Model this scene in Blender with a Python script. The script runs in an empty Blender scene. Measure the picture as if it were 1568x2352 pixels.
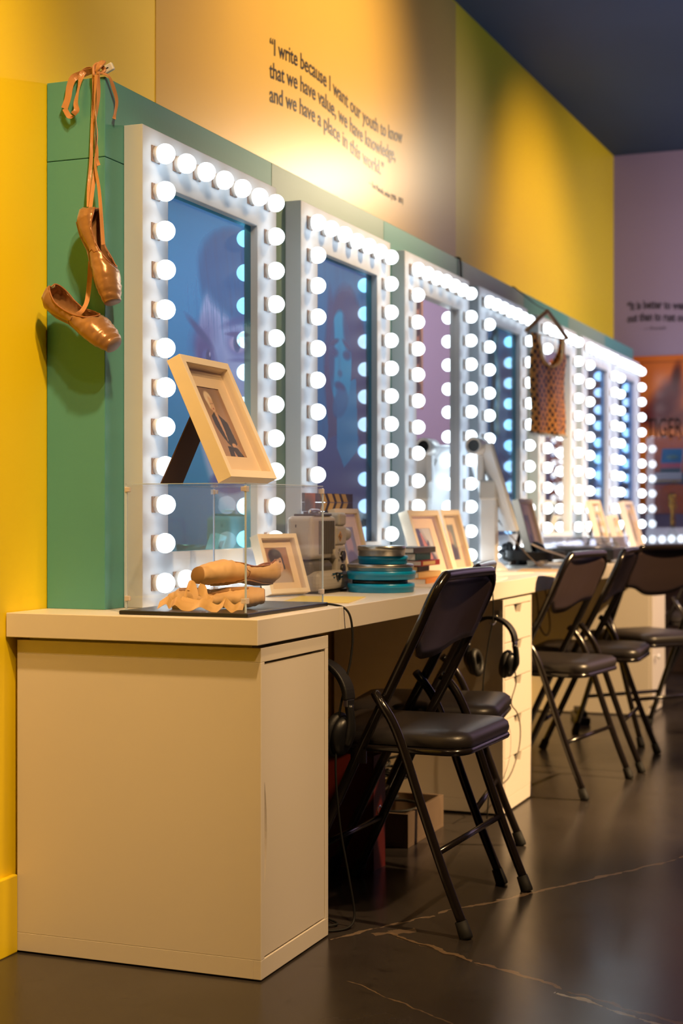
import bpy, bmesh, math, random
import numpy as np
from mathutils import Vector, Matrix
random.seed(7)
SC = bpy.context.scene
COL = SC.collection
# ------------------------------------------------------------------ camera
CX, CY, CZ = 1.95, -2.922, 0.986
FPX = 3517.0
YAW = math.radians(21.6)
cam_d = bpy.data.cameras.new('camera'); cam = bpy.data.objects.new('camera', cam_d); COL.objects.link(cam)
cam.location = (CX, CY, CZ); cam.rotation_euler = (math.radians(90), 0, YAW)
cam_d.sensor_fit = 'VERTICAL'; cam_d.sensor_height = 36.0; cam_d.sensor_width = 24.0
cam_d.lens = FPX / 2352 * 36.0
cam_d.clip_start = 0.05
cam_d.dof.use_dof = True; cam_d.dof.focus_distance = 3.5; cam_d.dof.aperture_fstop = 3.6
SC.camera = cam
# ------------------------------------------------------------------ view, world, lamps
SC.view_settings.view_transform = 'Standard'; SC.view_settings.look = 'None'
SC.view_settings.exposure = 0.0; SC.view_settings.gamma = 1.0
SC.view_settings.use_curve_mapping = False
world = bpy.data.worlds.new('world'); SC.world = world; world.use_nodes = True
world.node_tree.nodes['Background'].inputs[0].default_value = (0.05, 0.06, 0.09, 1)
world.node_tree.nodes['Background'].inputs[1].default_value = 0.5
WARM = (1.0, 0.64, 0.30)
def spot(name, loc, target, power, color=WARM, size=80, blend=0.6, radius=0.05):
    l = bpy.data.lights.new(name, 'SPOT'); l.energy = power; l.color = color
    l.spot_size = math.radians(size); l.spot_blend = blend; l.shadow_soft_size = radius
    o = bpy.data.objects.new(name, l); COL.objects.link(o); o.location = loc
    o.rotation_euler = (Vector(target) - Vector(loc)).to_track_quat('-Z', 'Y').to_euler()
    return o
def area(name, loc, target, power, sx, sy, color=(1, 1, 1), spread=180):
    l = bpy.data.lights.new(name, 'AREA'); l.energy = power; l.color = color
    l.shape = 'RECTANGLE'; l.size = sx; l.size_y = sy; l.spread = math.radians(spread)
    o = bpy.data.objects.new(name, l); COL.objects.link(o); o.location = loc
    o.rotation_euler = (Vector(target) - Vector(loc)).to_track_quat('-Z', 'Y').to_euler()
    return o
SPOTS = [
    ((1.55, -1.40, 3.02), (0.05, -0.05, 1.90), 110, 46, 0.7, 0.045),
    ((1.15, -0.95, 3.04), (0.0, -1.05, 1.55), 250, 98, 0.7, 0.06),
    ((1.90, -1.90, 3.02), (0.15, -1.15, 0.55), 160, 62, 0.8, 0.06),  # added lamp, brightens the near cabinet and the low wall
    ((1.60, 1.90, 3.02), (0.0, 1.75, 2.45), 205, 82, 0.9, 0.06),
    ((1.75, 5.70, 3.00), (0.0, 2.2, 2.40), 95, 38, 0.9, 0.12),
    ((1.50, 4.40, 3.02), (0.0, 4.7, 2.05), 105, 84, 0.9, 0.06),
    ((3.7, 2.6, 3.02), (0.66, 2.25, 0.18), 1650, 30, 0.8, 0.05),
    ((3.3, 2.9, 3.02), (0.5, 4.55, 0.35), 1000, 40, 0.8, 0.05),
    ((2.5, 0.0, 3.02), (0.65, 0.70, 0.50), 330, 38, 0.8, 0.05),  # added lamp, brightens the desk front edge from the room side
]
for i_, (l_, t_, p_, s_, b_, r_) in enumerate(SPOTS):
    spot('track_lamp_light', l_, t_, p_, (1.0, .80, .55) if i_ == 4 else WARM, s_, b_, r_)
bl_ = spot('blue_ceiling_fill', (3.4, 1.8, 1.6), (1.9, 3.0, 3.2), 170, (0.18, 0.5, 1.0), 58, 1.0, 0.1)  # added fill that tints the ceiling blue, no fixture stands there
area('lilac_wash_fill', (3.0, 4.9, 3.0), (2.3, 6.64, 1.6), 72, 2.6, 0.4, (1.0, 0.84, 0.96), 140)  # added fill, brightens the lilac wall that the mirrors reflect
BULB = 4.6
# ------------------------------------------------------------------ pixel helpers (metric back-projection)
Fv = Vector((-math.sin(YAW), math.cos(YAW), 0)); Rv = Vector((math.cos(YAW), math.sin(YAW), 0)); CAM = Vector((CX, CY, CZ))
def ray(px, py): return Fv + Rv * ((px - 784) / FPX) + Vector((0, 0, -(py - 1176) / FPX))
def ax(px, py, X): r = ray(px, py); return CAM + r * ((X - CX) / r.x)
def ay(px, py, Y): r = ray(px, py); return CAM + r * ((Y - CY) / r.y)
def az(px, py, Z): r = ray(px, py); return CAM + r * ((Z - CZ) / r.z)
# ------------------------------------------------------------------ materials
def lin(c):
    c = np.asarray(c, float) / 255.0
    return np.where(c <= 0.04045, c / 12.92, ((c + 0.055) / 1.055) ** 2.4)
def nt(m): m.use_nodes = True; return m.node_tree.nodes, m.node_tree.links, m.node_tree.nodes['Principled BSDF']
MATS = {}
def mat(name, rgb, rough=0.5, metal=0.0, spec=0.5, noise=0.0, nscale=20, bump=0.0, bscale=200, coat=0.0, sheen=0.0, srgb=True, alpha=1.0):
    if name in MATS: return MATS[name]
    m = bpy.data.materials.new(name); N, L, B = nt(m)
    c = tuple(lin(rgb)) + (1,) if srgb else tuple(rgb) + (1,)
    B.inputs['Base Color'].default_value = c
    B.inputs['Roughness'].default_value = rough; B.inputs['Metallic'].default_value = metal
    B.inputs['Specular IOR Level'].default_value = spec
    B.inputs['Coat Weight'].default_value = coat; B.inputs['Coat Roughness'].default_value = 0.15
    B.inputs['Sheen Weight'].default_value = sheen
    B.inputs['Alpha'].default_value = alpha
    tc = N.new('ShaderNodeTexCoord')
    if noise > 0:
        n = N.new('ShaderNodeTexNoise'); n.inputs['Scale'].default_value = nscale; n.inputs['Detail'].default_value = 4
        L.new(tc.outputs['Object'], n.inputs['Vector'])
        mx = N.new('ShaderNodeMix'); mx.data_type = 'RGBA'
        mx.inputs[6].default_value = tuple(min(1, v * (1 + noise)) for v in c[:3]) + (1,)
        mx.inputs[7].default_value = tuple(v * (1 - noise) for v in c[:3]) + (1,)
        L.new(n.outputs['Fac'], mx.inputs[0]); L.new(mx.outputs[2], B.inputs['Base Color'])
    if bump > 0:
        n2 = N.new('ShaderNodeTexNoise'); n2.inputs['Scale'].default_value = bscale; n2.inputs['Detail'].default_value = 3
        L.new(tc.outputs['Object'], n2.inputs['Vector'])
        bp = N.new('ShaderNodeBump'); bp.inputs['Strength'].default_value = bump; bp.inputs['Distance'].default_value = 0.002
        L.new(n2.outputs['Fac'], bp.inputs['Height']); L.new(bp.outputs['Normal'], B.inputs['Normal'])
    MATS[name] = m
    return m
def mat_print(name, gloss=0.0, tint=(1, 1, 1), rough=0.35, grough=0.0):
    m = bpy.data.materials.new(name); N, L, B = nt(m)
    a = N.new('ShaderNodeAttribute'); a.attribute_name = 'Col'
    L.new(a.outputs['Color'], B.inputs['Base Color']); B.inputs['Roughness'].default_value = rough
    if gloss > 0:
        g = N.new('ShaderNodeBsdfGlossy'); g.inputs['Roughness'].default_value = grough; g.inputs['Color'].default_value = tuple(tint) + (1,)
        tm = N.new('ShaderNodeMix'); tm.data_type = 'RGBA'; tm.blend_type = 'MIX'; tm.inputs[0].default_value = 0.92; tm.inputs[6].default_value = tuple(tint) + (1,)
        L.new(a.outputs['Color'], tm.inputs[7]); gm = N.new('ShaderNodeGamma'); gm.inputs[1].default_value = 0.9; L.new(tm.outputs[2], gm.inputs[0]); L.new(gm.outputs[0], g.inputs['Color'])
        mx = N.new('ShaderNodeMixShader'); mx.inputs[0].default_value = gloss
        L.new(B.outputs[0], mx.inputs[1]); L.new(g.outputs[0], mx.inputs[2])
        g2 = N.new('ShaderNodeBsdfGlossy'); g2.inputs['Roughness'].default_value = 0.0; m3 = N.new('ShaderNodeMixShader'); m3.inputs[0].default_value = 0.2
        L.new(mx.outputs[0], m3.inputs[1]); L.new(g2.outputs[0], m3.inputs[2]); L.new(m3.outputs[0], N['Material Output'].inputs[0])
    MATS[name] = m
    return m
def mat_glass(name, tint=(1, 1, 1), base=0.04, rough=0.0, fres=1.0, haze=0.0):
    m = bpy.data.materials.new(name); m.use_nodes = True; N, L = m.node_tree.nodes, m.node_tree.links
    N.remove(N['Principled BSDF'])
    t = N.new('ShaderNodeBsdfTransparent'); t.inputs[0].default_value = tuple(tint) + (1,)
    g = N.new('ShaderNodeBsdfGlossy'); g.inputs['Roughness'].default_value = rough
    f = N.new('ShaderNodeLayerWeight'); f.inputs['Blend'].default_value = 0.5
    pw = N.new('ShaderNodeMath'); pw.operation = 'POWER'; pw.inputs[1].default_value = 4.0; L.new(f.outputs['Facing'], pw.inputs[0])
    mu = N.new('ShaderNodeMath'); mu.operation = 'MULTIPLY_ADD'; mu.inputs[1].default_value = fres * .6; mu.inputs[2].default_value = base + .03 * fres
    mu.use_clamp = True
    L.new(pw.outputs[0], mu.inputs[0])
    mx = N.new('ShaderNodeMixShader'); L.new(mu.outputs[0], mx.inputs[0]); L.new(t.outputs[0], mx.inputs[1]); L.new(g.outputs[0], mx.inputs[2])
    out = mx
    if haze > 0:
        d = N.new('ShaderNodeBsdfDiffuse'); d.inputs[0].default_value = (0.85, 0.9, 0.95, 1)
        m2 = N.new('ShaderNodeMixShader'); m2.inputs[0].default_value = haze
        L.new(mx.outputs[0], m2.inputs[1]); L.new(d.outputs[0], m2.inputs[2]); out = m2
    L.new(out.outputs[0], N['Material Output'].inputs[0])
    MATS[name] = m
    return m
def mat_emit(name, rgb, strength):
    m = bpy.data.materials.new(name); m.use_nodes = True; N, L = m.node_tree.nodes, m.node_tree.links
    B = N['Principled BSDF']; B.inputs['Base Color'].default_value = (0.9, 0.9, 0.9, 1)
    B.inputs['Emission Color'].default_value = tuple(rgb) + (1,); B.inputs['Emission Strength'].default_value = strength
    B.inputs['Roughness'].default_value = 0.3
    MATS[name] = m
    return m
M_yellow = mat('yellow_wall_paint', (244, 214, 26), 0.42, bump=0.12, bscale=90, noise=0.03, nscale=2)
M_vinyl = mat('satin_wall_panel', (222, 186, 88), 0.30, bump=0.10, bscale=120, noise=0.03, nscale=2, coat=0.25)
MATS['satin_wall_panel'].node_tree.nodes['Principled BSDF'].inputs['Coat Roughness'].default_value = 0.28
M_purple = mat('lilac_wall_paint', (140, 124, 146), 0.6, bump=0.1, bscale=90)
M_dark = mat('dark_room_paint', (70, 66, 80), 0.7)
M_ceil = mat('charcoal_ceiling_paint', (46, 72, 112), 0.75, noise=0.1, nscale=1.5)
M_teal = mat('teal_paint', (84, 156, 154), 0.38, noise=0.04, nscale=6, bump=0.1, bscale=90)
M_sage = mat('sage_paint', (132, 164, 152), 0.36, noise=0.04, nscale=6, bump=0.1, bscale=90)
M_white = mat('white_laminate', (233, 224, 212), 0.36, noise=0.012, nscale=3)
M_edge = mat('white_laminate_inner', (200, 190, 178), 0.5)
M_frame = mat('white_mirror_frame_paint', (208, 216, 228), 0.45, noise=0.015, nscale=9, bump=0.08, bscale=60)
M_slot = mat('socket_hole_brown', (150, 124, 110), 0.7)
M_socket = mat('white_socket_plastic', (225, 222, 218), 0.4)
M_bulb = mat_emit('lit_bulb_glass', (0.80, 0.93, 1.0), BULB)
M_mirror = mat('mirror_silver', (235, 238, 240), 0.0, metal=1.0)
M_black = mat('black_gloss_metal', (30, 25, 24), 0.18, spec=0.6)
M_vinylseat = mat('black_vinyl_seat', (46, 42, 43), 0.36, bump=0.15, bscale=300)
M_rubber = mat('black_rubber', (13, 12, 12), 0.7)
M_blackpl = mat('black_plastic', (24, 24, 27), 0.38)
M_softblk = mat('black_leatherette', (22, 20, 21), 0.55, bump=0.2, bscale=250)
M_steel = mat('brushed_steel', (190, 190, 190), 0.28, metal=1.0)
M_chrome = mat('chrome', (220, 215, 210), 0.12, metal=1.0)
M_pf = mat('cream_white_wood', (240, 226, 205), 0.45, noise=0.02, nscale=30)
M_mat = mat('cream_mat_board', (236, 214, 188), 0.75)
M_brownboard = mat('brown_backing_board', (74, 50, 38), 0.8, noise=0.06, nscale=20)
M_glass = mat_glass('clear_glass', base=0.0, fres=0.8)
M_acry = mat_glass('clear_acrylic', base=0.0, fres=0.9, haze=0.012)
M_acedge = mat('acrylic_lit_edge', (205, 226, 255), 0.15, alpha=0.9)  # pale blue-white colour stands in for light caught in the edges
M_casegl = mat_glass('display_case_glass', base=0.22, fres=1.0, tint=(0.9, 0.9, 0.95))
M_satin = mat('bronze_satin', (158, 114, 70), 0.28, metal=0.25, noise=0.28, nscale=22, bump=0.35, bscale=60, sheen=0.3)
M_satin2 = mat('bronze_satin_rim', (150, 96, 56), 0.5)
M_toe = mat('worn_toe_leather', (150, 122, 104), 0.6, noise=0.15, nscale=60)
M_ribbon = mat('tan_satin_ribbon', (194, 138, 92), 0.35, sheen=0.3, noise=0.08, nscale=40)
M_peach = mat('peach_canvas', (220, 178, 128), 0.6, noise=0.1, nscale=25, bump=0.3, bscale=70)
M_peachtoe = mat('peach_worn_toe', (168, 124, 84), 0.65, noise=0.2, nscale=40)
M_peachrib = mat('peach_ribbon', (228, 186, 136), 0.45, noise=0.06, nscale=30)
M_grey = mat('warm_grey_enamel', (160, 153, 146), 0.45)
M_greyd = mat('dark_grey_enamel', (78, 74, 70), 0.45)
M_blue = mat('turquoise_tin', (0, 150, 208), 0.3, spec=0.6)
M_tin = mat('bare_tin', (176, 174, 172), 0.3, metal=0.9)
M_paper = mat('white_paper', (238, 234, 226), 0.7)
M_ypaper = mat('yellow_paper', (232, 204, 96), 0.6)
M_orange = mat('orange_cover', (222, 140, 48), 0.5)
M_red = mat('red_cover', (168, 40, 34), 0.5)
M_binder = mat('red_binder_board', (112, 34, 22), 0.5)
M_beige = mat('beige_cover', (222, 186, 128), 0.6)
M_tealbk = mat('dark_teal_cover', (28, 84, 84), 0.5)
M_dkbk = mat('dark_brown_cover', (50, 40, 38), 0.6)
M_ink = mat('black_lettering_ink', (26, 26, 30), 0.30, coat=0.25)
MATS['black_lettering_ink'].node_tree.nodes['Principled BSDF'].inputs['Coat Roughness'].default_value = 0.28
M_pink = mat('purple_ink', (52, 44, 60), 0.5)
M_wood = mat('pine_wood', (142, 104, 70), 0.5, noise=0.15, nscale=14)
M_gold = mat('gold_trophy_metal', (232, 178, 70), 0.2, metal=1.0)
M_wplast = mat('glossy_white_plastic', (226, 228, 232), 0.2)
M_cable = mat('grey_cable_rubber', (110, 100, 92), 0.6)
M_wcable = mat('white_cable_rubber', (225, 212, 205), 0.5)
M_print = mat_print('printed_photo')
M_printg = mat_print('glossy_poster_print', rough=0.25)
# dirty backs of see-through shoes etc.
def floor_material():
    m = bpy.data.materials.new('polished_concrete'); N, L, B = nt(m)
    tc = N.new('ShaderNodeTexCoord')
    n1 = N.new('ShaderNodeTexNoise'); n1.inputs['Scale'].default_value = 1.6; n1.inputs['Detail'].default_value = 8; n1.inputs['Roughness'].default_value = 0.6
    n2 = N.new('ShaderNodeTexNoise'); n2.inputs['Scale'].default_value = 26; n2.inputs['Detail'].default_value = 6
    L.new(tc.outputs['Object'], n1.inputs['Vector']); L.new(tc.outputs['Object'], n2.inputs['Vector'])
    r1 = N.new('ShaderNodeValToRGB'); r1.color_ramp.elements[0].position = 0.3; r1.color_ramp.elements[1].position = 0.72
    r1.color_ramp.elements[0].color = tuple(lin((40, 36, 34))) + (1,); r1.color_ramp.elements[1].color = tuple(lin((64, 59, 57))) + (1,)
    L.new(n1.outputs['Fac'], r1.inputs[0])
    r2 = N.new('ShaderNodeValToRGB'); r2.color_ramp.elements[0].position = 0.27; r2.color_ramp.elements[1].position = 0.40
    r2.color_ramp.elements[0].color = (0.45, 0.42, 0.40, 1); r2.color_ramp.elements[1].color = (1, 1, 1, 1)
    L.new(n2.outputs['Fac'], r2.inputs[0])
    mul = N.new('ShaderNodeMix'); mul.data_type = 'RGBA'; mul.blend_type = 'MULTIPLY'; mul.inputs[0].default_value = 0.8
    L.new(r1.outputs[0], mul.inputs[6]); L.new(r2.outputs[0], mul.inputs[7])
    cur = mul.outputs[2]
    # distorted coordinate for joints and cracks
    n3 = N.new('ShaderNodeTexNoise'); n3.inputs['Scale'].default_value = 9; n3.inputs['Detail'].default_value = 5
    L.new(tc.outputs['Object'], n3.inputs['Vector'])
    sb = N.new('ShaderNodeVectorMath'); sb.operation = 'SUBTRACT'; sb.inputs[1].default_value = (0.5, 0.5, 0.5); L.new(n3.outputs['Color'], sb.inputs[0])
    sc = N.new('ShaderNodeVectorMath'); sc.operation = 'SCALE'; sc.inputs['Scale'].default_value = 0.06; L.new(sb.outputs[0], sc.inputs[0])
    ad = N.new('ShaderNodeVectorMath'); ad.operation = 'ADD'; L.new(tc.outputs['Object'], ad.inputs[0]); L.new(sc.outputs[0], ad.inputs[1])
    wn = N.new('ShaderNodeTexNoise'); wn.inputs['Scale'].default_value = 24; wn.inputs['Detail'].default_value = 4; L.new(tc.outputs['Object'], wn.inputs['Vector'])
    def seg(a, b, wid, colr, cur, soft=0.5):
        a = Vector((a[0], a[1], 0)); b = Vector((b[0], b[1], 0)); d = b - a; ln = d.length; d.normalize(); n = Vector((-d.y, d.x, 0))
        s = N.new('ShaderNodeVectorMath'); s.operation = 'SUBTRACT'; s.inputs[1].default_value = a; L.new(ad.outputs[0], s.inputs[0])
        dn = N.new('ShaderNodeVectorMath'); dn.operation = 'DOT_PRODUCT'; dn.inputs[1].default_value = n; L.new(s.outputs[0], dn.inputs[0])
        dt = N.new('ShaderNodeVectorMath'); dt.operation = 'DOT_PRODUCT'; dt.inputs[1].default_value = d; L.new(s.outputs[0], dt.inputs[0])
        ab = N.new('ShaderNodeMath'); ab.operation = 'ABSOLUTE'; L.new(dn.outputs['Value'], ab.inputs[0])
        wm = N.new('ShaderNodeMath'); wm.operation = 'MULTIPLY_ADD'; wm.inputs[1].default_value = wid * 7; wm.inputs[2].default_value = -wid * 2.45; L.new(wn.outputs['Fac'], wm.inputs[0])
        lt = N.new('ShaderNodeMath'); lt.operation = 'LESS_THAN'; L.new(ab.outputs[0], lt.inputs[0]); L.new(wm.outputs[0], lt.inputs[1])
        g0 = N.new('ShaderNodeMath'); g0.operation = 'GREATER_THAN'; g0.inputs[1].default_value = 0; L.new(dt.outputs['Value'], g0.inputs[0])
        g1 = N.new('ShaderNodeMath'); g1.operation = 'LESS_THAN'; g1.inputs[1].default_value = ln; L.new(dt.outputs['Value'], g1.inputs[0])
        m1 = N.new('ShaderNodeMath'); m1.operation = 'MULTIPLY'; L.new(lt.outputs[0], m1.inputs[0]); L.new(g0.outputs[0], m1.inputs[1])
        m2 = N.new('ShaderNodeMath'); m2.operation = 'MULTIPLY'; L.new(m1.outputs[0], m2.inputs[0]); L.new(g1.outputs[0], m2.inputs[1])
        m3 = N.new('ShaderNodeMath'); m3.operation = 'MULTIPLY'; m3.inputs[1].default_value = soft; L.new(m2.outputs[0], m3.inputs[0])
        mx = N.new('ShaderNodeMix'); mx.data_type = 'RGBA'; mx.inputs[7].default_value = tuple(lin(colr)) + (1,)
        L.new(m3.outputs[0], mx.inputs[0]); L.new(cur, mx.inputs[6]); return mx.outputs[2]
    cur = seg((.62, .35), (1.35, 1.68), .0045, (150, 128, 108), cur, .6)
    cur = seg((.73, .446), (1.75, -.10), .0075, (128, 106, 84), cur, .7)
    cur = seg((.73, .440), (1.75, -.108), .003, (30, 22, 18), cur, .9)
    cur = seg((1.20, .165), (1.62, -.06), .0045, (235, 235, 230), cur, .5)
    cur = seg((1.215, .19), (1.107, -.08), .0016, (28, 22, 20), cur, .9)
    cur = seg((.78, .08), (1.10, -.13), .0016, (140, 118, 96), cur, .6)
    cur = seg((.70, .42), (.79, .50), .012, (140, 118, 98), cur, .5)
    L.new(cur, B.inputs['Base Color'])
    # scuffed gloss
    r3 = N.new('ShaderNodeMapRange'); r3.inputs['To Min'].default_value = 0.15; r3.inputs['To Max'].default_value = 0.33
    L.new(n1.outputs['Fac'], r3.inputs[0]); L.new(r3.outputs[0], B.inputs['Roughness'])
    B.inputs['Specular IOR Level'].default_value = 0.5
    bp = N.new('ShaderNodeBump'); bp.inputs['Strength'].default_value = 0.04; bp.inputs['Distance'].default_value = 0.001
    L.new(n2.outputs['Fac'], bp.inputs['Height']); L.new(bp.outputs[0], B.inputs['Normal'])
    return m
M_floor = floor_material()
# ------------------------------------------------------------------ mesh builder
class MB:
    def __init__(s): s.v = []; s.f = []; s.sm = []
    def add(s, vs, fs, smooth=False):
        o = len(s.v); s.v += [tuple(v) for v in vs]; s.f += [tuple(i + o for i in f) for f in fs]; s.sm += [smooth] * len(fs); return s
    def box(s, x0, y0, z0, x1, y1, z1, M=None):
        vs = [(x, y, z) for x in (x0, x1) for y in (y0, y1) for z in (z0, z1)]
        if M: vs = [M @ Vector(v) for v in vs]
        return s.add(vs, [(0, 1, 3, 2), (4, 6, 7, 5), (0, 4, 5, 1), (2, 3, 7, 6), (0, 2, 6, 4), (1, 5, 7, 3)])
    def lathe(s, prof, n=24, M=None, cap=True):
        vs = []; fs = []
        for r, z in prof:
            for k in range(n):
                a = 2 * math.pi * k / n; vs.append(Vector((r * math.cos(a), r * math.sin(a), z)))
        if M: vs = [M @ v for v in vs]
        for j in range(len(prof) - 1):
            for k in range(n):
                k2 = (k + 1) % n; fs.append((j * n + k, j * n + k2, (j + 1) * n + k2, (j + 1) * n + k))
        s.add(vs, fs, True)
        if cap:
            o = len(s.v) - len(vs)
            s.f.append(tuple(o + k for k in reversed(range(n)))); s.sm.append(False)
            s.f.append(tuple(o + (len(prof) - 1) * n + k for k in range(n))); s.sm.append(False)
        return s
    def cyl(s, p0, p1, r, n=20, r2=None):
        p0 = Vector(p0); p1 = Vector(p1); d = p1 - p0
        M = Matrix.Translation(p0) @ d.to_track_quat('Z', 'Y').to_matrix().to_4x4()
        return s.lathe([(r, 0), (r if r2 is None else r2, d.length)], n, M)
    def tube(s, pts, r, n=10, closed=False, sub=0, flat=None):
        pts = [Vector(p) for p in pts]; n0 = len(pts)
        if sub: pts = smooth_path(pts, sub, closed)
        if sub and isinstance(r, (list, tuple)):
            r = [float(np.interp(i / (len(pts) - 1) * (n0 - 1), range(n0), r)) for i in range(len(pts))]
        m = len(pts); rings = []
        up = None
        for i in range(m):
            a = pts[(i - 1) % m] if (closed or i > 0) else pts[0]
            b = pts[(i + 1) % m] if (closed or i < m - 1) else pts[-1]
            t = (b - a).normalized()
            if up is None:
                up = Vector((0, 0, 1)) if abs(t.z) < 0.9 else Vector((1, 0, 0))
            side = t.cross(up).normalized(); up = side.cross(t).normalized()
            rr = r[i] if isinstance(r, (list, tuple)) else r
            rings.append([pts[i] + side * (rr * math.cos(2 * math.pi * k / n)) + up * (rr * (flat or 1) * math.sin(2 * math.pi * k / n)) for k in range(n)])
        vs = [v for ring in rings for v in ring]; fs = []
        for j in range(m if closed else m - 1):
            j2 = (j + 1) % m
            for k in range(n):
                k2 = (k + 1) % n; fs.append((j * n + k, j * n + k2, j2 * n + k2, j2 * n + k))
        if not closed: fs.append(tuple(range(n))); fs.append(tuple((m - 1) * n + k for k in reversed(range(n))))
        return s.add(vs, fs, True)
    def strip(s, pts, wdirs, th=0.0008, sub=6):
        """ribbon: centre path and half-width vectors, given real thickness"""
        P = smooth_path([Vector(p) for p in pts], sub); Wd = smooth_path([Vector(w) for w in wdirs], sub)
        m = len(P); vs = []
        for i in range(m):
            t = (P[min(i + 1, m - 1)] - P[max(i - 1, 0)]).normalized(); n = t.cross(Wd[i]);
            n = n.normalized() * th / 2 if n.length > 1e-9 else Vector((0, 0, th / 2))
            vs += [P[i] - Wd[i] + n, P[i] + n * 2, P[i] + Wd[i] + n, P[i] + Wd[i] - n, P[i] - n * 0.2, P[i] - Wd[i] - n]
        fs = []
        for i in range(m - 1):
            a = i * 6; b = a + 6
            for k in range(6):
                k2 = (k + 1) % 6; fs.append((a + k, a + k2, b + k2, b + k))
        fs.append(tuple(range(6))); fs.append(tuple((m - 1) * 6 + k for k in reversed(range(6))))
        return s.add(vs, fs, False)
    def prism(s, poly, axis, t0, t1, M=None, smooth=False):
        """poly: 2D points; axis: x/y/z extrusion direction"""
        def P(a, b, t):
            return {'x': (t, a, b), 'y': (a, t, b), 'z': (a, b, t)}[axis]
        n = len(poly); vs = [P(a, b, t0) for a, b in poly] + [P(a, b, t1) for a, b in poly]
        if M: vs = [M @ Vector(v) for v in vs]
        fs = [(k, (k + 1) % n, n + (k + 1) % n, n + k) for k in range(n)] + [tuple(reversed(range(n))), tuple(range(n, 2 * n))]
        return s.add(vs, fs, smooth)
    def build(s, name, m, parent=None, bevel=0.0, seg=2, solid=0.0, subs=0, merge=False):
        me = bpy.data.meshes.new(name); me.from_pydata(s.v, [], s.f); me.update()
        bm = bmesh.new(); bm.from_mesh(me)
        if merge: bmesh.ops.remove_doubles(bm, verts=bm.verts, dist=1e-5)
        bmesh.ops.recalc_face_normals(bm, faces=bm.faces); bm.to_mesh(me); bm.free()
        if not merge: me.polygons.foreach_set('use_smooth', s.sm)
        else: me.polygons.foreach_set('use_smooth', [True] * len(me.polygons))
        me.materials.append(m)
        o = bpy.data.objects.new(name, me); COL.objects.link(o)
        if parent: o.parent = parent
        if solid:
            md = o.modifiers.new('thickness', 'SOLIDIFY'); md.thickness = solid; md.offset = -1
        if bevel:
            md = o.modifiers.new('soft_edges', 'BEVEL'); md.width = bevel; md.segments = seg; md.limit_method = 'ANGLE'; md.angle_limit = math.radians(40)
            md.harden_normals = False
        if subs:
            md = o.modifiers.new('smooth_surface', 'SUBSURF'); md.levels = subs; md.render_levels = subs
        return o
def smooth_path(P, sub, closed=False):
    out = []; n = len(P)
    rng = range(n if closed else n - 1)
    for i in rng:
        p1 = P[i]; p2 = P[(i + 1) % n]
        p0 = P[(i - 1) % n] if (closed or i > 0) else p1 * 2 - p2
        p3 = P[(i + 2) % n] if (closed or i < n - 2) else p2 * 2 - p1
        for k in range(sub):
            t = k / sub
            out.append(0.5 * ((2 * p1) + (p2 - p0) * t + (2 * p0 - 5 * p1 + 4 * p2 - p3) * t * t + (3 * p1 - p0 - 3 * p2 + p3) * t ** 3))
    if not closed: out.append(P[-1].copy())
    return out
def tag(o, label, cat, group=None, kind=None):
    if label: o['label'] = label
    if cat: o['category'] = cat
    if group: o['group'] = group
    if kind: o['kind'] = kind
    return o
def thing(name, label, cat, loc=(0, 0, 0), rot=(0, 0, 0), group=None):
    o = bpy.data.objects.new(name, None); COL.objects.link(o); o.location = loc; o.rotation_euler = rot
    o.empty_display_size = 0.05
    return tag(o, label, cat, group)
def copy_tree(o, parent=None):
    c = o.copy(); COL.objects.link(c); c.parent = parent
    for ch in list(o.children): copy_tree(ch, c)
    return c
def struct(o): o['kind'] = 'structure'; return o
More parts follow.
